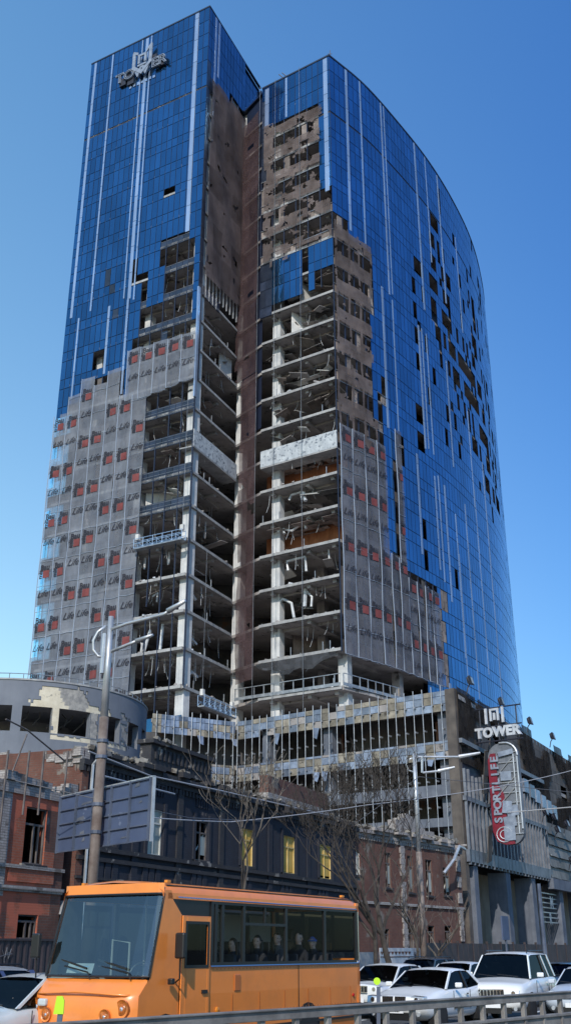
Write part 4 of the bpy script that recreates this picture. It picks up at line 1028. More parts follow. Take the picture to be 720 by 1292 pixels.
def cornice(f,a0,a1,z,mat,parent,miss=.12,hh=1.):
    b=MB();a=a0
    while a<a1:
        w_=min(RB.uniform(.5,.95),a1-a)
        b.fbox(f,a,a+w_-.01,z-.62*hh,z-.42*hh,-.1,.12)
        if RB.random()>miss: b.fbox(f,a,a+w_-.012,z-.417*hh,z-.2*hh,-.1,.30+RB.uniform(-.03,.03))
        if RB.random()>miss*1.8: b.fbox(f,a,a+w_-.014,z-.197*hh,z+RB.uniform(-.06,.03),-.12,.46+RB.uniform(-.07,.04))
        a+=w_
    b.build('cornice',mat,parent)
    b=MB();a=a0
    while a<a1: b.fbox(f,a,a+.13,z-.85*hh,z-.625*hh,-.1,.1);a+=.3
    b.build('dentil_course',mat,parent)
def rubble(f,a0,a1,z,n,parent,s=.3,name='rubble'):
    b=MB()
    for _ in range(n):
        a=RB.uniform(a0,a1);q=RB.uniform(.3,1)*s;b.box(f.W(a,z+q*.3*RB.random(),RB.uniform(-.6,.25)),(q*RB.uniform(.7,1.8),q,q*RB.uniform(.4,.9)),rz=RB.uniform(0,3),rx=RB.uniform(-.4,.4),ry=RB.uniform(-.4,.4))
    tag(b.build(name,M['stone'],parent),kind='stuff')
def window(f,h,parent,kind):
    """frame (> sash bars, pane) set in the reveal"""
    x0,x1,y0,y1=h;fm={'pale':'paleframe','yellow':'yframe','old':'oldframe','void':'oldframe'}[kind]
    b=MB();t=.05;o0,o1=-.14,-.06
    b.fbox(f,x0,x0+t,y0,y1,o0,o1);b.fbox(f,x1-t,x1,y0,y1,o0,o1);b.fbox(f,x0+t,x1-t,y0,y0+t,o0,o1);b.fbox(f,x0+t,x1-t,y1-t,y1,o0,o1)
    w_=b.build('window',M[fm],parent)
    b=MB();m=(x0+x1)/2;zt_=y0+(y1-y0)*.68
    b.fbox(f,m-.035,m+.035,y0+t,zt_,o0+.01,o1-.01);b.fbox(f,x0+t,x1-t,zt_,zt_+.07,o0+.01,o1-.01)
    if kind!='void': b.fbox(f,m-.03,m+.03,zt_+.07,y1-t,o0+.01,o1-.01)
    if kind=='void': b.fbox(f,m+.25,m+.30,y0+t,zt_,o0+.01,o1-.01)
    b.build('sash_bar',M[fm],w_)
    if kind=='pale': b=MB();b.fquad(f,x0+t,x1-t,y0+t,y1-t,-.11);b.build('pane',M['oldglass'],w_)
    if kind=='old':
        b=MB();b.fquad(f,m+.03,x1-t,y0+t+.2,zt_-.1,-.11);b.build('pane',M['oldglass'],w_);b=MB();b.tube([f.W(x0+.15,y0+.1,-.2),f.W(x1-.15,zt_,-.15)],.03,4);b.build('loose_slat',M['paleframe'],w_)
    if kind=='yellow':
        b=MB();b.fquad(f,x0+t,x1-t,y0+t+.3*(RB.random()),y1-t,-.115,0);b.build('board',M['yellowboard'],w_)
    b=MB();b.fbox(f,x0-.12,x1+.12,y0-.12,y0-.003,-.2,.10);b.build('sill',M['darktrim'],w_)
    return w_
# dark blue house
dark=thing('dark_blue_house','two storey old house painted dark blue with tall narrow windows and a crumbling cornice','house',(*DF.W(DF.L/2,0,-4)[:2],0))
DH=[rect(DF,186,205,1021,1079),rect(DF,246,262,1036,1086),rect(DF,304,320,1046,1093),rect(DF,356.5,372.5,1055,1102),rect(DF,402.5,418,1066,1109)]
kinds=['pale','old','yellow','yellow','yellow']
low=[]
for px in (131,200,255,312,365,410):
    a=DF.fs(px,1100)[0];low.append((a-.5,a+.5,1.0,2.9))
UP=[rect(DF,131,147,1004,1068)]+DH
wall(DF,0,DF.L,0,ZC-.85,UP+low,M['darkblue'],dark)
wall(DF,0,DF.L,ZC-.85,ZC-.1,[],M['darkblue'],dark,name='frieze')
body(DF,0,DF.L,ZC,9,M['redbrick2'],dark)
for h,k in zip(UP,['old']+kinds): window(DF,h,dark,k)
for h in low: window(DF,h,dark,'void')
cornice(DF,-.1,DF.L+.1,ZC,M['darktrim'],dark,miss=.2);rubble(DF,0,DF.L,ZC,160,dark,.35)
for px in (118,171,226,279,340,388,441):
    a=DF.fs(px,1040)[0];b=MB();b.fbox(DF,a-.22,a+.22,.5,ZC-.62,-.02,.07);b.fbox(DF,a-.27,a+.27,4.35,4.6,.0,.12);b.build('pilaster',M['darktrim'] if px in(226,279) else M['darkblue'],dark)
b=MB()
zs=DF.fs(240,1088)[1]
for z0,z1,o in ((zs-.1,zs+.06,.16),(zs-.45,zs-.3,.10),(zs-1.1,zs-1.0,.08)): b.fbox(DF,0,DF.L,z0,z1,-.03,o)
b.build('string_course',M['darktrim'],dark)
for h in UP:
    b=MB();m=(h[0]+h[1])/2;zt_=h[3]+.3
    for i in range(6): b.fbox(DF,m-.62+i*.22,m-.52+i*.22,zt_+.25,zt_+.62,-.03,.06)
    b.fbox(DF,m-.7,m+.7,zt_+.65,zt_+.75,-.03,.09)
    b.fbox(DF,h[0]-.22,h[0]-.02,h[2],zt_,-.03,.07);b.fbox(DF,h[1]+.02,h[1]+.22,h[2],zt_,-.03,.07);b.build('window_surround',M['darkblue'],dark)
    b=MB()
    for i in range(3): b.fbox(DF,h[0]-.25+i*.5,h[0]+.12+i*.5,h[2]-1.35,h[2]-.5,-.03,.05)
    b.build('apron_panel',M['darkblue'],dark)
# parapet blocks above the cornice
h0=rect(DF,189,266,947,972)
b=MB();b.fbox(DF,h0[0],h0[1],ZC+.0,ZC+.95,-.5,.05);b.fbox(DF,h0[0]-.12,h0[1]+.12,ZC+.95,ZC+1.12,-.6,.22);
a=h0[0]+.3
while a<h0[1]-.2: b.fbox(DF,a,a+.14,ZC+.35,ZC+.8,.05,.12);a+=.36
b.build('parapet',M['darktrim'],dark);rubble(DF,h0[0],h0[1],ZC+1.1,14,dark,.25)
h0=rect(DF,337,412,982,1010)
b=MB();b.fbox(DF,h0[0],h0[1],ZC+.38,ZC+1.25,-.45,.05);b.build('parapet',M['redbrick2'],dark);b=MB();b.fbox(DF,h0[0]-.1,h0[1]+.1,ZC-.05,ZC+.377,-.5,.12);b.build('parapet_base',M['greybrick'],dark);rubble(DF,h0[0],h0[1],ZC+1.2,16,dark,.22)
# end wall in bare brick with stepped top
GW=Face((D0[0]-.86*11,D0[1]+.51*11),D0)
b=MB();n_=26
for i in range(n_):
    a=i*GW.L/n_;zt_=ZC-.1+(.15 if i<20 else 0)+.1*math.sin(i*1.3);b.fbox(GW,a,a+GW.L/n_-.002,0,zt_-.55,-.35,-.01,0);b.fbox(GW,a,a+GW.L/n_-.004,zt_-.548,zt_-.3,-.35,.1,1);b.fbox(GW,a,a+GW.L/n_-.006,zt_-.298,zt_,-.35,.22+RB.uniform(-.05,.05),1)
lab(b.build('end_wall',[M['redbrick2'],M['greybrick']],dark),'bare brick end wall under a broken brick coping')
b=MB();b.tube([DF.W(.35,.2,.2),DF.W(.35,ZC-.6,.2),DF.W(.35,ZC-.35,.45)],.06,6);b.build('downpipe',M['galv'],dark)
b=MB();b.tube([DF.W(.6,ZC-1.,.5),DF.W(6,ZC-1.,.5)],.035,5);b.build('gutter_pipe',M['galv'],dark)
# red house on the left
E0=(DF.W(-13,0,0)[:2]);E1=(DF.W(-.75,0,0)[:2]);RL=Face(E0,E1)
zt_=RL.fs(88,992)[1];
red=thing('red_brick_house','roofless red brick house with empty window openings and a band of pale bricks on top','house',(*RL.W(RL.L-4,0,-4)[:2],0))
h1=rect(RL,31,58,1019,1091);h2=rect(RL,22,47,1154,1185)
sp_=h1[1]-h1[0]
HL=[h1,h2,(h1[0]-3.6,h1[0]-3.6+sp_,h1[2],h1[3]),(h2[0]-3.6,h2[0]-3.6+sp_*.9,h2[2],h2[3]),(h1[0]-7.2,h1[0]-7.2+sp_,h1[2],h1[3])]
aq=RL.fs(66,1050)[0];aw=RL.fs(9,1050)[0]
wall(RL,0,RL.L,0,zt_-.62,HL,[M['redbrick'],M['redbrick2'],M['greybrick']],red,zone=lambda a,z:1 if a>aq+.25*math.sin(z*2) else (2 if aw-.7<a<aw and z>3.6 else 0),step=.4)
body(RL,0,RL.L,zt_,8,M['redbrick2'],red)
for h in HL: window(RL,h,red,'void')
b=MB();a=0
while a<RL.L:
    b.fbox(RL,a,a+.5,zt_-.62,zt_-.3+RB.uniform(-.02,.06),-.3,.06+RB.uniform(-.01,.02),0)
    if RB.random()<.8: b.fbox(RL,a,a+.5,zt_-.24,zt_+RB.uniform(-.1,.08),-.3,.12+RB.uniform(-.03,.03),0)
    a+=.505
b.build('brick_frieze',M['greybrick'],red)
b=MB()
for py,o in ((1095,.10),(1121,.14),(1124,.07)):
    z=RL.fs(40,py)[1];b.fbox(RL,0,RL.L,z-.06,z+.05,-.03,o)
b.build('string_course',M['greybrick'],red)
z=RL.fs(40,1104)[1];b=MB()
for h in (h1,HL[2]): b.fbox(RL,h[0]-.7,h[1]+.6,z-.25,z+.18,-.03,.05)
b.build('apron_panel',M['redbrick'],red)
b=MB()
for px in (1,28,47,77): 
    q=RL.fs(px,960);b.tube([RL.W(q[0],RL.fs(px,1030)[1] if px>20 else 3,.25),RL.W(q[0]+.1,q[1]+.35,.2)],.04,5)
q=RL.fs(28,927);b.tube([RL.W(RL.fs(0,925)[0],q[1]+.3,.2),RL.W(RL.fs(28,927)[0],q[1]+.15,.2),RL.W(RL.fs(77,945)[0],q[1]-.55,.2)],.03,5);b.tube([RL.W(RL.fs(10,975)[0],zt_,.2),RL.W(RL.fs(28,930)[0],q[1],.2)],.03,5)
tag(b.build('scaffold_pole_frame',M['oldframe'],None,base=RL.W(q[0],3,.2)),'thin scaffold poles leaning against the front of the red brick house','scaffold')
# corrugated fence by its foot
FL=Face(RL.W(0,0,1.3)[:2],RL.W(RL.L+.6,0,1.3)[:2]);b=MB();a=0;zf=FL.fs(30,1187)[1]
while a<FL.L: b.idx([FL.W(a,0,0),FL.W(a+.1,0,.05),FL.W(a+.2,0,.05),FL.W(a+.3,0,0),FL.W(a,zf,0),FL.W(a+.1,zf,.05),FL.W(a+.2,zf,.05),FL.W(a+.3,zf,0)],[(0,1,5,4),(1,2,6,5),(2,3,7,6)]);a+=.3
cf=thing('corrugated_fence','dark corrugated metal fence in front of the red brick house','fence',FL.W(5,0,0));b.build('sheet_panel',M['corr'],cf)
b=MB();b.fbox(FL,0,FL.L,zf,zf+.06,-.05,.08);b.build('top_rail',M['corr'],cf)
b=MB()
q=FL.fs(6,1205)
for pts in ([(-.3,.2),(-.1,-.1),(0,.3),(.15,-.15),(.3,.25)],[(-.4,-.05),(.4,.05)],[(-.1,-.3),(-.15,0),(.2,.1)]): b.tube([FL.W(q[0]+u*.7,q[1]+v*.7,.07) for u,v in pts],.010,4)
b.build('graffiti',M['fin'],cf)
b=MB();q=RL.fs(81,1146);b.idx([RL.W(q[0]-.28,q[1]-.2,.3),RL.W(q[0]+.28,q[1]-.3,.3),RL.W(q[0]+.2,q[1]+.25,.5),RL.W(q[0]-.1,q[1]+.25,.5),RL.W(q[0]-.28,q[1]-.2,-.1),RL.W(q[0]+.28,q[1]-.3,-.1),RL.W(q[0]+.2,q[1]+.25,-.1),RL.W(q[0]-.1,q[1]+.25,-.1)],[(0,1,2,3),(7,6,5,4),(0,4,5,1),(2,6,7,3),(1,5,6,2),(0,3,7,4)])
tag(b.build('vent_hood',M['galv'],None,base=RL.W(q[0],q[1],0)),'small pale metal hood on the corner of the red brick house','hood')
# red house on the right
rr_=thing('old_red_house','old red brick house with a pale ruined cornice between dark house and podium','house',(*RF.W(RF.L/2,0,-4)[:2],0))
RH=[rect(RF,448,454,1073,1104),rect(RF,486,493,1076,1120),rect(RF,514,521,1080,1126),rect(RF,537,545,1085,1130),rect(RF,559,567,1095,1130)]
RLw=[rect(RF,483,491,1172,1196),rect(RF,513,521,1170,1197),rect(RF,540,548,1168,1195),rect(RF,561,569,1168,1193)]
wall(RF,0,RF.L,0,ZC-.7,RH+RLw,[M['redbrick2']],rr_)
body(RF,0,RF.L,ZC,9,M['redbrick2'],rr_)
for i,h in enumerate(RH+RLw): window(RF,h,rr_,'pale' if i in (0,) else ('old' if i<5 else 'void'))
b=MB();b.fbox(RF,0,RF.L,ZC-.7,ZC-.15,-.3,.03);b.build('frieze',M['greybrick'],rr_)
cornice(RF,0,RF.L+.2,ZC,M['greybrick'],rr_,miss=.3,hh=.9);rubble(RF,0,RF.L,ZC,90,rr_,.4)
h0=rect(RF,497,545,1026,1050);b=MB()
for i in range(8):
    w_=(h0[1]-h0[0])/8;b.fbox(RF,h0[0]+i*w_,h0[0]+(i+1)*w_-.01,ZC,ZC+.35+.9*math.exp(-((i-2.2)/2.6)**2)+RB.uniform(-.1,.1),-.5,.1)
b.build('ruined_attic',M['greybrick'],rr_)
for px in (507,577):
    a=RF.fs(px,1100)[0];b=MB();z=.3
    while z<ZC-.7: b.fbox(RF,a-.22-.08*(int(z/.35)%2),a+.22+.08*(int(z/.35)%2),z,z+.34,-.02,.10) if RB.random()<.85 else None;z+=.35
    b.build('pilaster',M['greybrick'],rr_)
b=MB();z=RF.fs(470,1139)[1];b.fbox(RF,0,RF.L,z-.08,z+.08,-.02,.12);b.build('string_course',M['greybrick'],rr_)
b=MB();q=RF.fs(577,1072);b.tube([RF.W(q[0],q[1],.55),RF.W(q[0]-1.2,q[1]+.1,.7),RF.W(q[0]-2.6,q[1]-.9,.9),RF.W(q[0]-3.6,q[1]-1.8,.6)],.11,7);b.build('broken_gutter',M['galv'],rr_)
# fences in front of the right houses
HF=Face(RF.W(-2,0,2.6)[:2],(RF.W(RF.L+1,0,2.6)[0],RF.W(RF.L+1,0,2.6)[1]))
fa,fb_=HF.fs(479,1200)[0],HF.fs(531,1200)[0];zt2=HF.fs(500,1196)[1]
hf=thing('painted_hoarding','low pale site hoarding with rows of scalloped stripes and black graffiti','hoarding',HF.W((fa+fb_)/2,0,0))
mid=HF.fs(521,1200)[0]
b=MB();b.fbox(HF,fa,mid,0.05,zt2,-.05,0);b.build('striped_panel',M['sign_white'],hf)
b=MB()
for zq in (.38,.75):
    b.fbox(HF,fa,mid,zt2*zq,zt2*zq+.05,.002,.02,0);a=fa
    while a<mid-.35: b.idx([HF.W(a,zt2*zq+.3,.012),HF.W(a+.38,zt2*zq+.3,.012),HF.W(a+.19,zt2*zq+.12,.012)],[(0,2,1)],0);a+=.4
b.build('painted_stripe',M['redbrick2'],hf)
b=MB();b.fbox(HF,mid,fb_,0.05,zt2,-.05,0);b.build('graffiti_panel',M['graffiti'],hf)
b=MB()
for _ in range(7):
    a=RB.uniform(mid+.2,fb_-.3);b.tube([HF.W(a+RB.uniform(-.2,.3),RB.uniform(.3,zt2-.2),.03) for _ in range(5)],.03,4)
b.build('graffiti',M['ink'],hf)
DFc=Face(HF.W(fb_+.3,0,0)[:2],PU.W(40,0,3.)[:2])
b=MB();a=0
while a<DFc.L: b.fbox(DFc,a,a+.95,0.,2.25,-.04,.0);a+=1.
df=thing('dark_fence','long dark panel fence running below the podium columns','fence',DFc.W(DFc.L/2,0,0));b.build('panel_run',M['corr'],df)
b=MB();a=0
while a<DFc.L: b.fbox(DFc,a-.05,a+.05,0,2.4,-.12,.05);a+=3.
b.build('fence_post',M['corr'],df)
LHf=Face(HF.W(fa-7,0,0)[:2],HF.W(fa-.2,0,0)[:2]);b=MB();b.fbox(LHf,0,LHf.L,0,1.75,-.05,0);tag(b.build('concrete_fence',M['conc'],None,base=LHf.W(3,0,0)),'grey concrete panel fence just left of the striped hoarding','fence')
# big plywood / sign board on posts at the colonnade
q=DFc.fs(622,1160);b=MB();
t=thing('street_signboard','blank blue grey signboard on a post before the podium columns','signboard',DFc.W(q[0],0,.8))
b=MB();b.fbox(DFc,q[0]-.75,q[0]+.75,DFc.fs(622,1186)[1],DFc.fs(622,1156)[1],.75,.85);b.build('board',M['boardgrey'],t)
b=MB();b.fbox(DFc,q[0]-.1,q[0]+.1,0,DFc.fs(622,1186)[1],.75,.85);b.build('post',M['boardframe'],t)
# ---------------------------------------------------------------- poles, billboard, wires
def px_at(px,py,Y): return at_y(px,py,Y)
def ground_at(px,Y):
    r=ray(px,1150);return (r[0]/r[1]*Y*1.0,Y)
P0=at_y(118,1100,33.);px0,py0=P0.x,33.
t=thing('lamp_pole','tall brown weathered pole with twin street lamp arms behind the orange minibus','street lamp',(px0,py0,0))
ztp=at_y(137,778,33.).z;zmid=at_y(126,1000,33.).z
zj=at_y(128,905,33.).z
b=MB();b.tube([(px0,py0,.1),(px0,py0,zj)],[.17,.15],10);b.build('lower_pole',M['polebrown'],t,smooth=True)
b=MB();b.tube([(px0,py0,zj),(px0,py0,ztp)],[.13,.09],10);b.build('upper_pole',M['galv'],t,smooth=True)
b=MB();b.tube([(px0-.17,py0-.05,at_y(128,850,33).z),(px0-.17,py0-.05,at_y(128,800,33).z)],.07,8);b.build('side_tube',M['galv'],t)
A=lambda x,y,Y=33.:tuple(at_y(x,y,Y))
b=MB();b.tube([A(138,795,33.),A(160,787,32.6),A(207,775,32.),A(213,771,31.9)],.055,6);b.build('arm',M['galv'],t,smooth=True)
b=MB();b.tube([A(212,771,31.9),A(234,758,31.5)],[.10,.06],8);b.build('lamp_head',M['galv'],t,smooth=True)
b=MB();b.tube([A(140,822,33.),A(165,812,32.6),A(172,809,32.5)],.055,6);b.build('arm',M['galv'],t,smooth=True)
b=MB();b.tube([A(172,809,32.5),A(193,801,32.2)],[.09,.05],8);b.build('lamp_head',M['galv'],t,smooth=True)
b=MB();b.tube([A(134,790),A(124,797),A(118,808),A(118,820),A(124,828),A(131,829)],.05,6);b.build('curved_bracket',M['galv'],t,smooth=True)
b=MB()
for y in (935,955,1015,1050): q=at_y(121,y,33.).z;b.lathe([(.19,q-.05),(.19,q+.05)],c=(px0,py0,0),n=10)
b.build('clamp',M['boardframe'],t)
# billboard seen from behind, standing just behind the pole
bl=at_y(76,1038,35.5);br=at_y(190,1025,31.2)
BF=Face((bl.x,bl.y),(br.x,br.y));zt1=BF.fs(76,1003)[1];zb1=BF.fs(76,1073)[1];zt2_=BF.fs(190,987)[1];zb2_=BF.fs(190,1062)[1]
zt1=(zt1+zt2_)/2;zb1=(zb1+zb2_)/2
t=thing('billboard','grey back of a large billboard with patches of peeled paint on a pole','billboard',BF.W(BF.L/2,zb1,0))
b=MB();b.fbox(BF,0,BF.L,zb1,zt1,-.06,0);b.build('panel',M['boardgrey'],t)
b=MB()
for i in range(6): b.fbox(BF,BF.L*i/5-.018,BF.L*i/5+.018,zb1-.03,zt1+.03,.004,.09)
for i in range(5): z=zb1+(zt1-zb1)*i/4;b.fbox(BF,.04,BF.L-.04,z-.018,z+.018,.004,.05)
b.build('frame',M['boardframe'],t)
b=MB();b.fbox(BF,BF.L+.04,BF.L+.09,zb1-.05,zt1+.05,-.08,.02);b.fbox(BF,-.06,BF.L+.09,zt1+.032,zt1+.07,-.08,.02);b.build('edge_strip',M['galv'],t)
RPb=random.Random(4);b=MB()
for x,z,w_,h in ((1.0,.78,.7,.05),(.6,.72,.5,.04),(.8,.45,.55,.14),(1.0,.22,.35,.11),(1.15,.13,.2,.08),(2.4,.5,.1,.03),(3.4,.9,.3,.08),(3.6,.62,.2,.05),(2.9,.08,.5,.03)):
    x=x*BF.L/4.1;z0=zb1+(zt1-zb1)*z;b.face([BF.W(x,z0,.012),BF.W(x+w_,z0+.03,.012),BF.W(x+w_*.95,z0+h*(zt1-zb1),.012),BF.W(x+.1,z0+h*(zt1-zb1)*.8,.012)])
b.build('peeled_patch',M['fin'],t)
b=MB()
for z in (zb1+.3,(zb1+zt1)/2,zt1-.3):
    q=Vector(BF.W(BF.L*.42,z,.05));b.tube([q,(px0,py0,z)],.05,5)
b.build('bracket',M['boardframe'],t)
# second lamp post
Y2=57.;q=at_y(529,1100,Y2);x2=q.x;z2t=at_y(527,951,Y2).z
t=thing('lamp_pole','slim pale street lamp post with curved double arms in front of the old red house','street lamp',(x2,Y2,0))
zk=at_y(528,1075,Y2).z
b=MB();b.tube([(x2,Y2,.1),(x2,Y2,zk)],[.19,.16],10);b.build('lower_pole',M['polebrown'],t,smooth=True)
b=MB();b.tube([(x2,Y2,zk),(x2,Y2,z2t)],[.13,.09],10);b.build('upper_pole',M['galv'],t,smooth=True)
A2=lambda x,y,Y=Y2:tuple(at_y(x,y,Y))
b=MB();b.tube([A2(527,955),A2(560,955),A2(578,955)],.06,6);b.build('arm',M['galv'],t);b=MB();b.tube([A2(578,955),A2(605,950)],[.12,.07],8);b.build('lamp_head',M['galv'],t)
b=MB();b.tube([A2(533,975),A2(552,973)],.06,6);b.build('arm',M['galv'],t);b=MB();b.tube([A2(552,973),A2(573,968)],[.11,.06],8);b.build('lamp_head',M['galv'],t)
b=MB();b.tube([A2(524,955),A2(516,958),A2(512,965),A2(515,972),A2(524,975)],.05,6);b.build('curved_bracket',M['galv'],t,smooth=True)
b=MB();b.tube([A2(532,954),A2(532,975)],.07,6);b.build('side_tube',M['galv'],t)
Y3=80.;q=at_y(682,1150,Y3);t=thing('lamp_pole','dark bare pole standing before the street columns on the right','pole',(q.x,Y3,0));b=MB();b.tube([(q.x,Y3,.1),(q.x,Y3,at_y(676,1115,Y3).z)],[.17,.14],8);b.build('pole',M['boardframe'],t)
b=MB();b.box((q.x,Y3,.4),(.5,.5,.6));b.build('base',M['boardframe'],t)
def wire(label,pts,r=.02,m='wire',sag=0):
    P=[Vector(at_y(*p)) for p in pts];o=[]
    for i in range(len(P)-1):
        for k in range(8): t_=k/8;o.append(P[i].lerp(P[i+1],t_)-Vector((0,0,sag*4*t_*(1-t_))))
    o.append(P[-1]);b=MB();b.tube(o,r,5);tag(b.build('overhead_wire',M[m],None,base=o[0]),label,'wire','overhead wires over the street')
wire('taut pale wire crossing from the billboard to the right edge, sagging over the dark house',[(118,1025,33),(291,1037,42),(460,1016,50),(620,994,56),(725,971,60)],.022,'wire_light',.05)
wire('thin wire running down from the pole top along the dark house',[(112,948,36),(190,979,40),(280,998,46),(420,1030,58)],.03,'wire_light')
wire('short pale wire low at the right edge before the dark cladding',[(640,1025,60),(725,1018,58)],.03,'wire_light')
wire('dark thin wire dropping across the billboard toward the dark house',[(20,985,34),(130,1010,33),(240,1032,42),(330,1036,50)],.016)
wire('dark thin wire beside the second lamp post',[(440,1045,55),(528,980,57),(725,1000,62)],.018)
# ---------------------------------------------------------------- bare trees
def tree(x,y,h,lean,seed,label,rd=.16,depth=6,spread=.55,tw='twig',fork=.35,scale=1.,count=3):
    T=random.Random(seed);t=thing('bare_tree',label,'tree',(x,y,0),group='bare street trees')
    tb=MB();cb=MB()
    def grow(p,d,L_,r,n,mb):
        pts=[p];q=Vector(p)
        for i in range(4):
            d=(d+Vector((T.uniform(-1,1),T.uniform(-1,1),T.uniform(-.5,.7)))*.24).normalized();q=q+d*L_/4;pts.append(q.copy())
        r2=max(r*.60,.010);mb.tube(pts,[r-(r-r2)*i/4 for i in range(5)],6 if r>.05 else 4,cap=False)
        if n<=0: return
        for i in range(T.choice((2,3,3)) if n>1 else 2):
            k=T.choice((2,3,4,4));ax=Vector((T.uniform(-1,1),T.uniform(-1,1),T.uniform(-.15,.9))).normalized()
            nd=(d*(1-spread)+ax*spread+Vector((0,0,.18))).normalized();grow(pts[k],nd,L_*T.uniform(.55,.85),r2*T.uniform(.6,.95),n-1,cb)
    base=Vector((x,y,.1));d=Vector(lean).normalized()
    pts=[base+d*(h*fork*i/4)+Vector((T.uniform(-.05,.05),T.uniform(-.05,.05),0)) for i in range(5)]
    tb.tube(pts,[rd-(rd*.25)*i/4 for i in range(5)],8,cap=False)
    for i in range(count+1):
        ax=Vector((T.uniform(-1,1),T.uniform(-1,1),.3)).normalized();grow(pts[-1-(i%2)],(d*.6+ax*spread).normalized(),h*.36*scale,rd*.62,depth-1,tb if i<2 else cb)
    tb.build('trunk',M['bark'],t,smooth=True);cb.build('crown',M[tw],t)
def tp(px,Y): v=at_y(px,1190,Y);return v.x,Y
x,y=tp(318,40);tree(x,y,8.4,(-.08,0,1),5,'tallest bare tree, spreading pale twigs in front of the dark blue house',.06,5,.50,fork=.58,scale=.6)
x,y=tp(497,50);tree(x,y,8.6,(-.20,.1,1),12,'dark bare tree leaning left over the old red house',.15,7,.5,tw='bark',fork=.38)
x,y=tp(472,50);tree(x,y,7.2,(.02,0,1),23,'thin upright bare tree right behind the rear of the minibus',.12,5,.5,tw='bark',fork=.4)
x,y=tp(524,54);tree(x,y,5.0,(.02,0,1),8,'small bare tree with sunlit cream branches beside the lamp post',.09,4,.5,tw='twig',fork=.45)
x,y=tp(546,58);tree(x,y,4.4,(.15,0,1),41,'lowest bare sapling with arching twigs near the podium corner',.08,4,.6,tw='twig',fork=.4)
# ---------------------------------------------------------------- guard rail
G0=(-3.4,11.8);G1=(14.5,32.5);GR=Face(G0,G1)
zt_=1.9-.85
t=thing('guard_rail','long grey metal guard rail with posts along the near side of the road','guard rail',GR.W(GR.L/2,0,0))
def gz(px,py): return GR.fs(px,py)[1]
z1=gz(560,1261);z0=gz(560,1269);zl=gz(600,1283);0 and print('rail',z1,z0,zl,gz(400,1271),gz(720,1250))
b=MB();b.fbox(GR,0,GR.L,z1-.13,z1,-.06,.0);b.fbox(GR,0,GR.L,z1-.015,z1+.012,-.09,.03);b.build('top_rail',M['railpaint'],t,bevel=.008)
b=MB();b.fbox(GR,0,GR.L,0.05,z1-.42,-.12,-.04);b.fbox(GR,0,GR.L,z1-.418,z1-.37,-.14,.0);b.build('lower_panel',M['railpaint'],t,bevel=.008)
a=.4
while a<GR.L:
    b=MB();b.fbox(GR,a,a+.09,0,z1-.12,-.10,-.02);b.build('post',M['railpaint'],t,bevel=.01);a+=.72
for i,(px,py,l) in enumerate(((75,1268,'lime green reflector tab on a bent post before the minibus front'),(475,1238,'round lime green reflector post before the white sedan'))):
    Y=13.4 if i==0 else 18.2
    v=at_y(px,py,Y);t=thing('reflector_post',l,'reflector post',(v.x,Y,0),group=None)
    b=MB();b.box((v.x,Y,v.z/2-.04),(.06,.03,v.z-.08),ry=rad(2));b.build('post',M['boardframe'],t)
    b=MB()
    if i==0: b.idx([(v.x+dx_*.62,Y+dy_,v.z+dz_*.8) for dy_ in(-.03,0) for dx_,dz_ in((-.09,-.12),(.1,-.12),(.1,.06),(.06,.12),(-.05,.12))],[(0,1,2,3,4),(9,8,7,6,5),(0,5,6,1),(1,6,7,2),(2,7,8,3),(3,8,9,4),(4,9,5,0)])
    else: b.lathe([(.02,-.03),(.055,-.03),(.055,.0),(.02,.0)],c=(v.x,Y,v.z),axis='y',n=16)
    b.build('reflector',M['lime'],t)
# ---------------------------------------------------------------- cars
M['tint']=tglass('car_glass',(.08,.10,.11),.05,hi=.16)
M['screen']=tglass('windscreen_glass',(.62,.74,.70),.22,hi=.9)
M['clear']=tglass('clear_glass',(.70,.80,.78),.07,hi=.7)
M['chrome']=plain('chrome',(.7,.7,.72),.15,metal=1.)
M['rim']=plain('alloy_rim',(.42,.43,.45),.3,metal=.8)
M['blacktrim']=plain('black_trim',(.012,.012,.013),.4)
M['lamp']=plain('headlamp_lens',(.55,.58,.6),.08,metal=.4,coat=1)
M['amber']=plain('amber_lens',(.6,.2,.02),.2);M['redlens']=plain('red_lens',(.4,.01,.01),.2)
M['plate']=plain('number_plate',(.7,.7,.7),.4);M['seat']=surf('seat_cloth',(.02,.02,.025),(.05,.05,.055),scale=5.)
def wheel(parent,x,y,r,side,wd=.2):
    t=MB();s_=side;t.lathe([(r*.62,0),(r*.93,0),(r,.03),(r,wd-.03),(r*.93,wd),(r*.62,wd)],c=(x,y-(0 if s_>0 else wd),r),axis='y',n=24)
    o=t.build('wheel',M['rubber'],parent,local=True,smooth=False)
    b=MB();yo=y+wd*.93 if s_>0 else y-wd*.93;yi=yo-s_*.09
    b.lathe([(.001,min(yo,yi)),(r*.64,min(yo,yi)),(r*.64,max(yo,yi)) ,(r*.58,max(yo,yi)-s_*0.0)],c=(x,0,r),axis='y',n=24,m=1)
    for k in range(5):
        a=k*2*math.pi/5
        c,s=math.cos(a),math.sin(a);P=[(x+c*.03-s*.05,r+s*.03+c*.05),(x+c*.03+s*.05,r+s*.03-c*.05),(x+c*r*.6+s*.035,r+s*r*.6-c*.035),(x+c*r*.6-s*.035,r+s*r*.6+c*.035)]
        b.idx([(p[0],yo+s_*.012,p[1]) for p in P]+[(p[0],yi,p[1]) for p in P],[(0,1,2,3),(0,4,5,1),(1,5,6,2),(2,6,7,3),(3,7,4,0)],0)
    b.lathe([(r*.56,yo-.004),(r*.645,yo-.004),(r*.645,yo+.012),(r*.56,yo+.012)],c=(x,0,r),axis='y',n=24,m=0)
    b.build('rim',[M['rim'],M['blacktrim']],o,local=True)
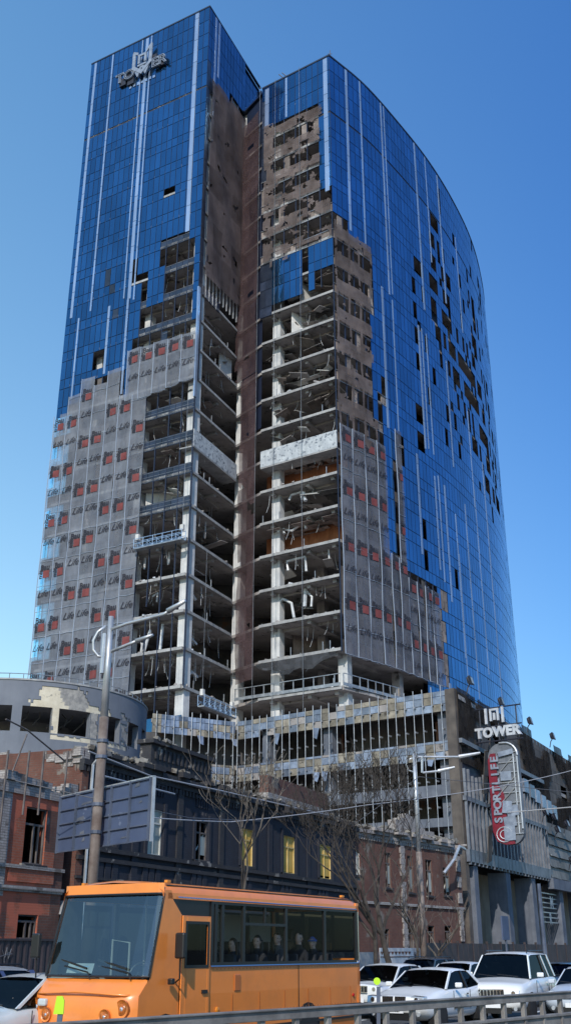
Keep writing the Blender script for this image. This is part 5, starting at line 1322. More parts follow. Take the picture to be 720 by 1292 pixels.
def car(label,cat,color,front,phi,kind,group=None,roofc=None,detail=True,plate=None,dirt=.15):
    """front = ground point under the middle of the front bumper; car runs back along phi"""
    D={'sedan':dict(L=4.62,W=1.80,H=1.42,hood=.98,belt=.97,cowl=1.42,rt=2.15,re=3.35,rb=4.05,tail=1.05,r=.33,ax=(.82,3.6)),
       'suv':dict(L=4.75,W=1.86,H=1.80,hood=1.14,belt=1.16,cowl=1.28,rt=1.92,re=4.35,rb=4.66,tail=1.16,r=.38,ax=(.85,3.65)),
       'wagon':dict(L=4.55,W=1.78,H=1.55,hood=.98,belt=1.0,cowl=1.25,rt=1.98,re=4.05,rb=4.48,tail=1.02,r=.33,ax=(.85,3.5)),
       'hatch':dict(L=4.1,W=1.72,H=1.46,hood=.97,belt=.98,cowl=1.05,rt=1.85,re=3.35,rb=3.95,tail=1.02,r=.31,ax=(.75,3.3))}[kind]
    L_,W_,H,r=D['L'],D['W']/2,D['H'],D['r']
    t=thing(kind if kind!='wagon' else 'estate_car',label,cat,(front[0],front[1],.008),0,group)
    t.name='parked_car' if 0 else {'sedan':'sedan_car','suv':'suv_car','wagon':'estate_car','hatch':'hatchback_car'}[kind]
    # local x backward from the bumper; rotate so +x local = direction of phi (clockwise from +Y)
    t.rotation_euler=(0,0,math.pi/2-rad(phi));pm=paint(label[:20]+'_paint',color,dirt=dirt)
    zb_=.24 if kind!='suv' else .34
    S=[(0,.55,.72,.80),(.04,.42,.80,.90),(.35,zb_,D['hood']-.20,.97),(.8,zb_,D['hood']-.09,1.),(D['cowl'],zb_,D['hood'],1.),(D['cowl']+.5,zb_,D['belt'],1.),(D['rt']+.6,zb_,D['belt'],1.),(D['re']-.3,zb_,D['belt']+.02,1.),(D['rb'],zb_,D['tail'],.98),(L_-.10,zb_+.05,D['tail']-.06,.92),(L_,.5,D['tail']-.25,.86)]
    if kind in('suv','wagon','hatch'): S[0]=(0,.52,.80,.84);S[1]=(.05,.40,.93,.92);S[2]=(.3,zb_,D['hood']-.10,.98)
    vs=[];n=0
    for x,zb__,zt__,wf in S:
        w_=W_*wf;prof=[(0,zb__),(w_*.8,zb__),(w_*.97,zb__+.10),(w_,zb__+(zt__-zb__)*.45),(w_*.985,zb__+(zt__-zb__)*.72),(w_*.93,zt__-.035),(w_*.80,zt__+.0),(w_*.4,zt__+.035),(0,zt__+.045)]
        ring=[(x,-p[0],p[1]) for p in prof]+[(x,p[0],p[1]) for p in prof[-2:0:-1]];n=len(ring);vs+=ring
    fs=[(i*n+k,i*n+(k+1)%n,(i+1)*n+(k+1)%n,(i+1)*n+k) for i in range(len(S)-1) for k in range(n)]
    fs+=[tuple(range(n-1,-1,-1)),tuple((len(S)-1)*n+k for k in range(n))]
    b=MB();b.idx(vs,fs,0,0);b.build('body',pm,t,local=True,smooth=True,sub=1,merge=True)
    # glasshouse
    c0,rt,re,rb,be=D['cowl']-.02,D['rt'],D['re'],D['rb'],D['belt']-.02
    wb,wt=W_*.90,W_*.70
    def gl(u,v): # u along 0..1 over side, v height
        x=(c0+(rb-c0)*u)*(1-v)+(rt+(re-rt)*u)*v;return x
    zr=H-.05
    q=lambda x,y,z:(x,y,z)
    # roof with thickness
    b=MB();RX=[rt-.02,rt+.25,(rt+re)/2,re-.2,re+.02];RZ=[H-.055,H-.01,H+.0,H-.02,H-.07];vv=[]
    for x,z in zip(RX,RZ):
        vv+=[(x,-wt-.03,z-.05),(x,-wt*.93,z-.005),(x,-wt*.5,z+.02),(x,0,z+.028),(x,wt*.5,z+.02),(x,wt*.93,z-.005),(x,wt+.03,z-.05)]
    ff=[(i*7+k,i*7+k+1,(i+1)*7+k+1,(i+1)*7+k) for i in range(4) for k in range(6)]
    b.idx(vv,ff,0);b.build('roof',roofc or pm,t,local=True,smooth=True)
    # pillars
    b=MB();zt2=H-.06
    def bar(x0,z0,y0,x1,z1,y1,wx,th=.035):
        for s_ in(-1,1): b.idx([(x0-wx,s_*y0,z0),(x0+wx,s_*y0,z0),(x0+wx,s_*(y0-th),z0),(x0-wx,s_*(y0-th),z0),(x1-wx,s_*y1,z1),(x1+wx,s_*y1,z1),(x1+wx,s_*(y1-th),z1),(x1-wx,s_*(y1-th),z1)],[(0,1,5,4),(1,2,6,5),(2,3,7,6),(3,0,4,7)],0)
    bar(c0+.02,be,wb,rt,zt2,wt+.02,.045);bar(rb-.10,be,wb,re-.02,zt2,wt+.02,.10 if kind=='sedan' else .07)
    if kind in('suv','wagon'): bar(rb-.95,be,wb,re-.85,zt2,wt+.02,.05)
    b.build('pillar',pm,t,local=True)
    b=MB();mx=(rt+re)/2-.05
    for x,wx in ((mx+.1,.04),): 
        for s_ in(-1,1): b.box((x,s_*(wb+wt)/2+s_*.008,(be+zt2)/2),(wx*2,.04,zt2-be),rx=s_*math.atan2(wb-wt,zt2-be))
    b.build('door_pillar',M['blacktrim'],t,local=True)
    b=MB();b.face([(c0,-wb*.97,be),(c0,wb*.97,be),(rt,wt,zt2),(rt,-wt,zt2)]);b.build('windscreen',M['tint'],t,local=True)
    b=MB();b.face([(rb,wb*.97,be),(rb,-wb*.97,be),(re,-wt,zt2),(re,wt,zt2)]);b.build('rear_window',M['tint'],t,local=True)
    for s_ in (-1,1):
        b=MB();b.face([(c0,s_*wb*.985,be),(rb,s_*wb*.985,be),(re,s_*wt,zt2),(rt,s_*wt,zt2)][::(1 if s_<0 else -1)]);b.build('side_window',M['tint'],t,local=True)
    b=MB();b.box(((c0+rb)/2,0,be-.08),(rb-c0-.2,W_*1.5,.1))
    for x in (rt+.35,rt+1.25):
        for y in (-.38,.38): b.box((x,y,be+.02),(.16,.48,.55));b.box((x,y,be+.36),(.12,.26,.16))
    b.build('interior',M['seat'],t,local=True)
    b=MB();b.tube([(c0+.3,-.38-.17,be-.0),(c0+.28,-.38,be+.14),(c0+.3,-.38+.17,be)],.02,6);b.build('steering_wheel',M['blacktrim'],t,local=True)
    # wheels and arches
    for x in D['ax']:
        for s_ in(-1,1):
            b=MB();P=[(x+math.cos(rad(a_))*(r+.06),r+math.sin(rad(a_))*(r+.06)) for a_ in range(-20,201,20)]
            b.idx([(p[0],s_*(W_+.004),p[1]) for p in P]+[(p[0],s_*(W_-.2),p[1]) for p in P],[tuple(range(len(P))) if s_<0 else tuple(range(len(P)-1,-1,-1))]+[(i,i+1,i+1+len(P),i+len(P)) for i in range(len(P)-1)]);b.build('wheel_arch',M['black'],t,local=True)
            wheel(t,x,s_*(W_-.19) ,r,s_,.2)
    # front end
    hz=(S[1][2]+.45)/2+.04
    for s_ in(-1,1):
        b=MB();y=s_*W_*.66
        b.idx([(.02,y-.17,hz+.00),(.02,y+.17,hz+.0),(.07,y+.17,hz+.16),(.06,y-.17,hz+.14),(.25,y-.17,hz),(.3,y+.17,hz),(.32,y+.17,hz+.17),(.3,y-.17,hz+.15)],[(0,3,2,1),(0,1,5,4),(1,2,6,5),(2,3,7,6),(3,0,4,7)]);o=b.build('headlight',M['lamp'],t,local=True,bevel=.015)
        b=MB();b.lathe([(.001,-.012),(.055,-.012),(.055,.01),(.001,.01)],c=(.012,y,hz+.075),axis='x',n=14);b.build('bulb',M['chrome'],o,local=True)
        b=MB();b.lathe([(.001,-.01),(.05,-.01),(.05,.02),(.001,.02)],c=(.06,s_*W_*.68,.42),axis='x',n=12);b.build('fog_lamp',M['lamp'],t,local=True)
    b=MB()
    if kind=='sedan':
        for s_ in(-1,1):
            b.box((-.0,s_*.17,hz+.07),(.05,.28,.16),m=1)
            for k in range(6): b.box((-.03,s_*(.06+.045*k),hz+.07),(.02,.012,.14),m=0)
    else:
        b.box((.0,0,hz+.07),(.06,.72,.17),m=1)
        for k in range(-3,4): b.box((-.035,k*.09,hz+.07),(.02,.02,.16),m=0)
        b.box((-.035,0,hz+.155),(.025,.74,.025),m=0);b.box((-.035,0,hz-.015),(.025,.74,.025),m=0)
    b.build('grille',[M['chrome'],M['blacktrim']],t,local=True)
    b=MB();b.box((.01,0,.38),(.06,W_*1.15,.15));b.build('air_intake',M['blacktrim'],t,local=True)
    b=MB();b.box((-.045,0,.50),(.02,.52,.115));pl=b.build('number_plate',M['plate'],t,local=True)
    if plate:
        b=MB();text_mesh(b,plate,.10,lambda u,v,q_:(-.058,-u,.50+v),0,bold=.002);b.build('lettering',M['ink'],pl,local=True)
    for s_ in(-1,1):
        b=MB();b.box((c0+.42,s_*(W_+.09),be+.09),(.09,.19,.12));b.build('mirror',pm,t,local=True,bevel=.03)
        b=MB()
        for x in (c0+.28,mx+.1,min(rb-.4,D['ax'][1]-.1)): b.box((x,s_*(W_*.999),(zb_+be)/2+.1),(.012,.012,(be-zb_)*.62))
        b.box(((c0+rb)/2,s_*W_*1.0,zb_+.28),(rb-c0-.6,.02,.03));b.build('door_seam',M['blacktrim'],t,local=True)
        b=MB()
        for x in (mx-.12,mx+.85): b.box((x,s_*(W_*1.005),be-.13),(.16,.03,.03))
        b.build('door_handle',M['chrome'] if kind!='suv' else pm,t,local=True)
    if kind in('suv','wagon'):
        for s_ in(-1,1): b=MB();b.tube([(rt+.1,s_*wt*.93,H),(rt+.2,s_*wt*.93,H+.05),(re-.3,s_*wt*.93,H+.05),(re-.2,s_*wt*.93,H-.0)],.018,6);b.build('roof_rail',M['blacktrim'],t,local=True)
    b=MB();b.tube([(c0-.08,-.5,be+.05),(c0+.02,.1,be+.10)],.012,5);b.tube([(c0-.08,.1,be+.05),(c0+.02,.65,be+.10)],.012,5);b.build('wiper',M['blacktrim'],t,local=True)
    for s_ in(-1,1): b=MB();b.box((L_-.08,s_*W_*.76,D['tail']-.2),(.14,.26,.18));b.build('tail_light',M['redlens'],t,local=True,bevel=.02)
    return t
def along(p,phi,dx,dy):  # dx back along phi, dy to the right
    s_,c_=math.sin(rad(phi)),math.cos(rad(phi));return (p[0]+s_*dx+c_*dy,p[1]+c_*dx-s_*dy)
f=along((3.86,28.3),31,-.85,-.86);car('white sedan with dark tinted windows and a number plate, just behind the guard rail','car',(.74,.74,.73),f,31,'sedan',plate='KA 1327')
f=along((6.75,30.9),25,-.9,-.92);car('tall white off-road car with roof rails at the right','car',(.70,.70,.69),f,25,'suv')
v=at_y(485,1240,34);f=(v.x-.9,33.5);car('white car half hidden between the minibus rear and the white sedan','car',(.66,.66,.65),f,30,'hatch')
v=at_y(520,1230,44);car('dark car with only its roof showing behind the white sedan','car',(.02,.022,.028),(v.x-.4,44),29,'wagon')
v=at_y(572,1235,40);car('silver white hatchback between the white sedan and the off-road car','car',(.55,.56,.58),(v.x-.7,39),28,'hatch')
v=at_y(700,1230,41);car('black saloon behind the white off-road car at the right','car',(.012,.012,.014),(v.x-.6,40),27,'sedan')
v=at_y(722,1250,31);car('pale blue white car cut by the right edge of the picture','car',(.5,.55,.62),(v.x-.1,30.5),26,'sedan')
f=(-5.6,19.3);car('silver grey sedan nosing out left of the minibus front','car',(.50,.53,.53),(-5.75,18.8),31,'hatch')
car('dark blue estate car with a silver roof at the left edge','car',(.06,.085,.20),(-8.1,20.6),33,'wagon',roofc=M['galv'])
# ---------------------------------------------------------------- orange minibus
BP=31.;c0=(-2.05,19.4)       # near front corner of the body at windscreen top
BL,BW=7.28,2.33
def bus_x(px,y,z=2.06):
    lo_,hi_=0.,BL
    s_,c_=math.sin(rad(BP)),math.cos(rad(BP))
    for _ in range(40):
        m_=(lo_+hi_)/2;X_=c0[0]+s_*m_-c_*y;Y_=c0[1]+c_*m_+s_*y
        if proj(X_,Y_,z)[0]<px: lo_=m_
        else: hi_=m_
    return lo_
ORG=paint('orange_paint',(.80,.235,.04),rough=.33,dirt=.45)
bus=thing('minibus','orange city minibus with black framed windows and seated passengers','minibus',(c0[0],c0[1],0.008))
bus.rotation_euler=(0,0,math.pi/2-rad(BP))
# local frame: x back along the bus, y: + is away on the far side (left of travel seen from here), z up ; near side y=0, far side y=BW
def bx(b,x0,x1,y0,y1,z0,z1,m=0): b.hexa([(x0,y0,z0),(x1,y0,z0),(x1,y1,z0),(x0,y1,z0),(x0,y0,z1),(x1,y0,z1),(x1,y1,z1),(x0,y1,z1)],m)
NOSE=-.72;HB=3.0;WB=1.60;WT=2.72
# side body panels below the windows (near and far), with slight tumblehome
def sidepanel(y,s_):
    b=MB();Zs=[.32,.5,.74,.78,1.15,WB];off=[.03,.0,0,.015,0,.0];X=[1.28,2.2,3.2,4.2,5.2,6.2,BL]
    for i in range(len(X)-1):
        for j in range(len(Zs)-1): b.face([(X[i],y+s_*off[j],Zs[j]),(X[i+1],y+s_*off[j],Zs[j]),(X[i+1],y+s_*off[j+1],Zs[j+1]),(X[i],y+s_*off[j+1],Zs[j+1])][::(1 if s_>0 else -1)])
    return b
for y,s_ in ((0,1),(BW,-1)):
    sidepanel(y,s_).build('side_panel',ORG,bus,local=True)
    b=MB();bx(b,-.06,BL,y-.0 if s_>0 else y-.06,y+.06 if s_>0 else y,WT,HB-.18);b.build('cant_rail',ORG,bus,local=True)
# roof (rounded)
b=MB();pr_=[(0,HB-.20),(.03,HB-.11),(.13,HB-.03),(BW*.28,HB+.035),(BW*.5,HB+.06),(BW*.72,HB+.035),(BW-.13,HB-.03),(BW-.03,HB-.11),(BW,HB-.20)]
X=[-.20,-.10,.4,3.5,BL-.25,BL-.02,BL+.03];dz=[-.05,-.01,0,0,0,-.04,-.14];vs=[]
for x,d_ in zip(X,dz): vs+=[(x,p[0],p[1]+d_) for p in pr_]
b.idx(vs,[(i*9+k,(i+1)*9+k,(i+1)*9+k+1,i*9+k+1) for i in range(len(X)-1) for k in range(8)],0,0);b.build('roof',ORG,bus,local=True,smooth=True)
b=MB()
for x in (.1,BL-.5): bx(b,x,x+.10,.15,.22,HB-.0,HB+.045);bx(b,x,x+.10,BW-.22,BW-.15,HB,HB+.045)
b.build('marker_lamp',M['amber'],bus,local=True)
# front: windscreen raked from roof to scuttle, bulging nose
SCX,SCZ=-.50,1.42
nose=[(0.0,.0),(.10,-.12),(.35,-.20),(BW/2,-.24),(BW-.35,-.20),(BW-.10,-.12),(BW,0)]
def nrow(x,z,k=1.): return [(x+p[1]*k,p[0],z) for p in nose]
rows_=[nrow(SCX+.02,SCZ,.6),nrow(SCX-.08,SCZ-.08,.8),nrow(SCX-.18,1.22,.9),nrow(SCX-.24,1.17,1),nrow(SCX-.25,1.0,1),nrow(SCX-.26,.62,1),nrow(SCX-.24,.40,1),nrow(SCX-.16,.30,1)]
vs=[p for r_ in rows_ for p in r_];b=MB();b.idx(vs,[(i*7+k,(i+1)*7+k,(i+1)*7+k+1,i*7+k+1) for i in range(len(rows_)-1) for k in range(6)],0,0);b.build('nose_panel',ORG,bus,local=True,smooth=True,sub=1,merge=True)
# front wing sides between nose and door
for y in (0.,BW):
    b=MB();P=[(SCX+.02,SCZ),(SCX-.08,SCZ-.08),(SCX-.25,1.17),(SCX-.26,.62),(SCX-.2,.30),(.38,.30),(.38,WB+.0),(.18,WB+.05),(-.10,HB-.15),(-.155,HB-.15)]
    o=[(x,y,z) for x,z in P];b.face([(x,y,z) for x,z in ([P[0]]+P[1:6]+[(.36,1.30),(SCX+.34,1.46)])][::-1 if y else 1])
    b.face([(SCX+.02,y,SCZ),(SCX+.34,y,1.46),(.36,y,1.28),(.37,y,2.46),(.10,y,2.70),(.04,y,HB-.14),(-.16,y,HB-.14)][::1 if not y else -1])
    b.build('front_quarter',ORG,bus,local=True)
b=MB();b.face([(SCX+.05,BW-.03,SCZ),(.9,BW-.03,1.4),(.4,BW-.03,1.5),(.34,BW-.03,2.2),(.3,BW-.03,HB-.16),(-.14,BW-.03,HB-.16)]);b.build('inner_lining',M['seat'],bus,local=True)
b=MB();w0=[(SCX+.01+p[1]*.6,p[0],SCZ+.0) for p in nose];w1=[(-.14+p[1]*.35,p[0]*.985+.016,HB-.17) for p in nose]
ins=lambda P,a:[P[0]]+P[1:-1]+[P[-1]]
for k in range(6):
    A_=Vector(w0[k]).lerp(Vector(w1[k]),.03);B_=Vector(w0[k+1]).lerp(Vector(w1[k+1]),.03);C_=Vector(w0[k+1]).lerp(Vector(w1[k+1]),.95);D_=Vector(w0[k]).lerp(Vector(w1[k]),.95);b.face([A_,B_,C_,D_])
b.build('windscreen',M['screen'],bus,local=True)
b=MB();
for P in (w0,w1): b.tube([Vector(P[k])+Vector((-.012,0,.04 if P is w0 else -.03)) for k in range(7)],.022,6)
for k in (0,6): b.tube([Vector(w0[k])+Vector((-.01,0,.04)),Vector(w1[k])+Vector((-.01,0,-.03))],.022,6)
b.build('windscreen_seal',M['blacktrim'],bus,local=True)
b=MB();b.idx([tuple(Vector(w1[k])+Vector((-.02,0,q_))) for q_ in (-.04,.15) for k in range(7)],[(k,k+1,k+8,k+7) for k in range(6)],0);b.build('front_header',ORG,bus,local=True)
for y0,y1 in ((.25,1.0),(1.15,1.85)):
    b=MB();b.tube([(SCX-.18,y0,SCZ+.01),(SCX-.12,y0+.1,SCZ+.10),(SCX-.06,y1,SCZ+.20)],.014,5);b.tube([(SCX-.10,y0+.15,SCZ+.16),(SCX-.01,y1+.12,SCZ+.30)],.02,5);b.build('wiper',M['blacktrim'],bus,local=True)
for y in (.22,.52,BW-.52,BW-.22):
    big=y<.3 or y>BW-.3;z=.98 if big else .86;r_=.105 if big else .085
    xf=SCX-.25-(.12+.08*(0 if big else 1))
    b=MB();b.lathe([(r_*1.35,-.015),(r_*1.35,.03),(r_,.03),(r_,-.015)],c=(xf-.03,y,z),axis='x',n=18);o=b.build('headlight',ORG,bus,local=True,smooth=True)
    b=MB();b.lathe([(.001,-.03),(r_*.6,-.02),(r_*1.02,.0),(r_*1.02,.02),(.001,.02)],c=(xf-.02,y,z),axis='x',n=18);b.build('lens',M['lamp'],o,local=True,smooth=True)
b=MB();bx(b,SCX-.53,SCX-.42,.72,BW-.72,.58,.74);b.build('grille',M['blacktrim'],bus,local=True)
b=MB();vsb=[(SCX-.30+p[1]*1.15,p[0]*1.02-.02,z) for z in (.30,.33,.52,.55) for p in nose];
b.idx([( x-(.0 if z in(.30,.55) else .06),y,z) for x,y,z in vsb],[(i*7+k,(i+1)*7+k,(i+1)*7+k+1,i*7+k+1) for i in range(3) for k in range(6)],0,0);b.build('front_bumper',ORG,bus,local=True,smooth=True)
b=MB();b.tube([(SCX-.255+p[1]*1.0,p[0]*.9+.1,1.20+.03*math.cos((p[0]-BW/2)*2)) for p in nose],.022,6);b.build('nose_crease',ORG,bus,local=True,smooth=True)
b=MB()
for x_ in (2.05,3.0,3.95,4.9,5.85,6.8): b.box((x_,-.004,.95),(.008,.008,.36))
for i_ in range(46): b.lathe([(.001,-.004),(.012,-.003),(.014,.002)],c=(1.4+i_*.126,-.004,1.555),axis='y',n=6);b.lathe([(.001,-.004),(.012,-.003),(.014,.002)],c=(1.4+i_*.126,-.004,.81),axis='y',n=6)
b.build('rivet_line',paint('orange_shadow',(.40,.11,.02)),bus,local=True)  # seam strips and rivets in a deeper orange
b=MB();bx(b,1.35,BL-.05,-.022,-.002,.50,.545);b.build('rub_strip',M['blacktrim'],bus,local=True)
# driver's door with window
dx0,dx1=.38,1.26
b=MB();F_=Face((0,0),(1,0))
def frame(b,x0,x1,z0,z1,hx0,hx1,hz0,hz1,y,th=.03,m=0):
    bx(b,x0,hx0,y-th,y,z0,z1,m);bx(b,hx1,x1,y-th,y,z0,z1,m);bx(b,hx0,hx1,y-th,y,z0,hz0,m);bx(b,hx0,hx1,y-th,y,hz1,z1,m)
frame(b,dx0,dx1,.50,2.45,dx0+.12,dx1-.10,1.62,2.32,0);d_=b.build('driver_door',ORG,bus,local=True,bevel=.01)
b=MB();b.face([(dx0+.10,-.012,1.6),(dx1-.08,-.012,1.6),(dx1-.08,-.012,2.34),(dx0+.10,-.012,2.34)]);b.build('window',M['tint'],d_,local=True)
b=MB();frame(b,dx0+.08,dx1-.06,1.58,2.36,dx0+.13,dx1-.11,1.63,2.31,-.028,.012);b.build('window_seal',M['blacktrim'],d_,local=True)
b=MB();bx(b,dx1-.26,dx1-.10,-.06,-.03,1.16,1.22);b.build('handle',M['blacktrim'],d_,local=True)
b=MB();b.tube([(dx0+.02,-.02,.5),(dx0+.02,-.02,2.44),(dx1-.02,-.02,2.44),(dx1-.02,-.02,.5)],.012,4);b.build('door_seam',M['blacktrim'],d_,local=True)
for (a_,c_,s1) in ((SCX+.36,.36,0),): pass
b=MB();b.face([(-.02,-.006,2.3),(.28,-.006,2.3),(.34,-.006,2.70),(-.08,-.006,2.70)]) ;b.face([(.36,-.006,2.47),(BL-.3,-.006,2.47),(BL-.3,-.006,2.71),(.36,-.006,2.71)]) if 0 else None
b=MB();bx(b,.12,1.28,.006,.04,2.45,WT)
lab(b.build('door_header',M['blacktrim'],bus,local=True),'black strip above the driver door')
# window band near side: black frame posts + glass; wide rear panes
posts=[1.28,1.95,2.15,2.85,3.0,4.42,4.52,5.80,5.92,BL-.22]
b=MB();bx(b,1.27,BL-.12,-.02,.035,WB,WB+.07);bx(b,1.27,BL-.12,-.02,.035,WT-.05,WT)
bpz=[bus_x(v_,0,2.1) for v_ in (270,305.5,359,408)]
for x in (1.27,1.62,bpz[0],bpz[1],bpz[2],bpz[3],BL-.2): bx(b,x,x+.085,-.018,.034,WB+.07,WT-.05)
bx(b,bpz[1]+.05,bpz[2],-.017,.03,WB+.72,WB+.77);bx(b,(bpz[1]+bpz[2])/2,(bpz[1]+bpz[2])/2+.04,-.016,.03,WB+.77,WT-.06)
b.build('window_frame',M['blacktrim'],bus,local=True)
b=MB();b.tube([(1.27,-.03,WB),(BL-.13,-.03,WB),(BL-.10,-.03,WB+.06),(BL-.10,-.03,WT-.03),(BL-.16,-.03,WT+.02),(.2,-.03,WT+.03)],.014,5);b.build('chrome_trim',M['chrome'],bus,local=True)
gx=[1.355,1.62,1.705,bpz[0],bpz[0]+.085,bpz[1],bpz[1]+.085,bpz[2],bpz[2]+.085,bpz[3],bpz[3]+.085,BL-.2]
for x0,x1 in zip(gx[::2],gx[1::2]): b=MB();b.face([(x0,0.01,WB+.07),(x1,.01,WB+.07),(x1,.01,WT-.05),(x0,.01,WT-.05)]);b.build('side_window',tglass('bus_glass',(.80,.82,.83),.012,hi=.25) if 'busg' not in M else M['busg'],bus,local=True);M['busg']=b and bpy.data.materials['bus_glass']
for x0,x1 in ((.4,1.2),(1.4,2.6),(2.75,4.2),(4.4,5.8),(5.95,7.05)): b=MB();b.face([(x1,BW-.01,WB+.07),(x0,BW-.01,WB+.07),(x0,BW-.01,WT-.05),(x1,BW-.01,WT-.05)]);b.build('side_window',M['tint'],bus,local=True)
b=MB()
for x in (.2,1.28,2.62,4.24,5.83,BL-.2): bx(b,x,x+.12,BW-.04,BW,WB,WT)
bx(b,.3,BL,BW-.04,BW,WB,WB+.07);b.build('window_frame',M['blacktrim'],bus,local=True)
b=MB();bx(b,BL-.12,BL,-.0,.06,.4,HB-.12);bx(b,BL-.12,BL,BW-.06,BW,.4,HB-.12);b.build('rear_pillar',ORG,bus,local=True)
b=MB();bx(b,BL-.04,BL+.02,.06,BW-.06,.4,WB+.1);bx(b,BL-.04,BL+.02,.06,BW-.06,WT,HB-.13);b.build('rear_panel',ORG,bus,local=True)
b=MB();b.face([(BL,.06,WB+.1),(BL,BW-.06,WB+.1),(BL,BW-.06,WT),(BL,.06,WT)]);b.build('rear_window',M['tint'],bus,local=True)
# rear far pane is pale: light interior bulkhead with blinds
b=MB();bx(b,4.62,5.78,BW-.16,BW-.12,WB+.45,WT-.1);bx(b,6.02,6.9,BW-.16,BW-.12,WB+.45,WT-.1);b.build('blind',surf('pale_blind',(.42,.42,.38),(.5,.5,.46)),bus,local=True)
# floor, seats, grab rails, fittings
b=MB();bx(b,-.3,BL-.1,.07,BW-.07,.62,.68);bx(b,-.45,-.2,.1,BW-.1,.68,1.40);b.build('floor',M['seat'],bus,local=True)
b=MB();bx(b,.0,BL-.1,.08,BW-.08,HB-.06,HB-.04);b.build('ceiling',M['seat'],bus,local=True)
b=MB();bx(b,.1,BL-.1,BW-.09,BW-.075,.68,WB-.01);bx(b,.0,BL-.1,BW-.09,BW-.075,WT+.01,HB-.07);bx(b,1.3,BL-.1,.075,.085,.68,WB-.01);b.build('inner_lining',M['seat'],bus,local=True)
def busseat(x,y,parent=bus):
    b=MB();bx(b,x-.22,x+.2,y-.21,y+.21,1.12,1.24);bx(b,x+.16,x+.26,y-.21,y+.21,1.22,1.80);b.build('seat',M['seat'],parent,local=True,bevel=.03)
PS=[(2.55,.62),(3.35,.62),(4.2,.62),(4.95,.62),(5.75,.62)]
for x,y in PS+[(.95,.55),(2.9,1.6),(3.8,1.6),(4.8,1.6),(6.3,.5),(6.3,1.6)]: busseat(x,y)
b=MB()
for x,y in ((1.5,.9),(1.5,1.7),(2.7,1.1)): b.tube([(x,y,.68),(x,y,HB-.06)],.018,6)
b.tube([(.3,1.1,1.45),(.3,1.1,2.0),(.3,1.5,2.05),(.3,1.5,1.45)],.02,6);b.build('grab_rail',M['amber'] if 0 else M['wire_light'],bus,local=True)
b=MB();b.tube([(SCX+.42+.10*math.sin(a_),.55+.2*math.cos(a_),1.52+.16*math.sin(a_)) for a_ in [i*math.pi/8 for i in range(17)]],.016,5);b.tube([(SCX+.42,.55,1.52),(SCX+.25,.55,1.2)],.03,6);b.build('steering_wheel',M['blacktrim'],bus,local=True)
b=MB();b.face([(SCX+.10,1.35,1.50),(SCX+.10,1.95,1.50),(SCX+.16,1.95,1.66),(SCX+.16,1.35,1.66)]);o=b.build('route_board',M['sign_white'],bus,local=True)
b=MB()
for z_,y_ in ((1.60,1.45),(1.55,1.55)): b.face([(SCX+.10+.36*(z_-1.5),y_,z_),(SCX+.10+.36*(z_-1.5),y_+.32,z_),(SCX+.108+.36*(z_-1.5),y_+.32,z_+.02),(SCX+.108+.36*(z_-1.5),y_,z_+.02)])
b.build('printed_line',M['cradleblue'],o,local=True)
# lower body: wheels, skirt seams, filler flap, mirrors, lights
for x in (.0,4.9):
    for y,s_ in ((0.02,-1),(BW-.02,1)):
        rr=.40;b=MB();P=[(x+math.cos(rad(a_))*(rr+.08),rr+math.sin(rad(a_))*(rr+.08)) for a_ in range(-10,191,20)];yy=y-.025 if s_<0 else y+.025
        b.idx([(p[0],yy,p[1]) for p in P]+[(p[0],yy-s_*.25,p[1]) for p in P],[tuple(range(len(P))) if s_<0 else tuple(range(len(P)-1,-1,-1))]+[(i,i+1,i+1+len(P),i+len(P)) for i in range(len(P)-1)]);b.build('wheel_arch',M['black'],bus,local=True)
        wheel(bus,x,y-(.0 if s_<0 else .0)+(.22 if s_<0 else -.22),rr,s_,.26)
b=MB();bx(b,1.3,BL,-.012,.0,.76,.785);bx(b,4.5-.006,4.5+.006,-.01,.0,.5,WB);b.build('panel_seam',M['blacktrim'],bus,local=True)
b=MB();bx(b,2.1,2.3,-.02,.0,1.17,1.45);b.build('filler_flap',paint('flap',(.45,.12,.02)),bus,local=True,bevel=.01)
b=MB();b.lathe([(.001,-.03),(.05,-.02),(.055,.01),(.001,.01)],c=(1.55,-.005,.87),axis='y',n=12);b.build('side_marker',M['amber'],bus,local=True)
b=MB();b.lathe([(.001,-.02),(.03,-.02),(.035,.01),(.001,.01)],c=(BL-.35,-.005,.95),axis='y',n=12);b.build('side_marker',M['redlens'],bus,local=True)
for y,s_,x in ((0,-1,.25),(BW,1,-.45)):
    b=MB();b.tube([(x,y,1.36),(x-.12,y+s_*.18,1.42),(x-.15,y+s_*.2,2.1)],.016,6);o=b.build('mirror_arm',M['blacktrim'],bus,local=True)
    b=MB();b.box((x-.16,y+s_*.2,1.95),(.08,.2,.42));b.build('mirror',M['blacktrim'],o,local=True,bevel=.03)
b=MB();b.box((-.0,-.10,1.38),(.1,.1,.1));b.build('mirror_mount',M['blacktrim'],bus,local=True,bevel=.02)
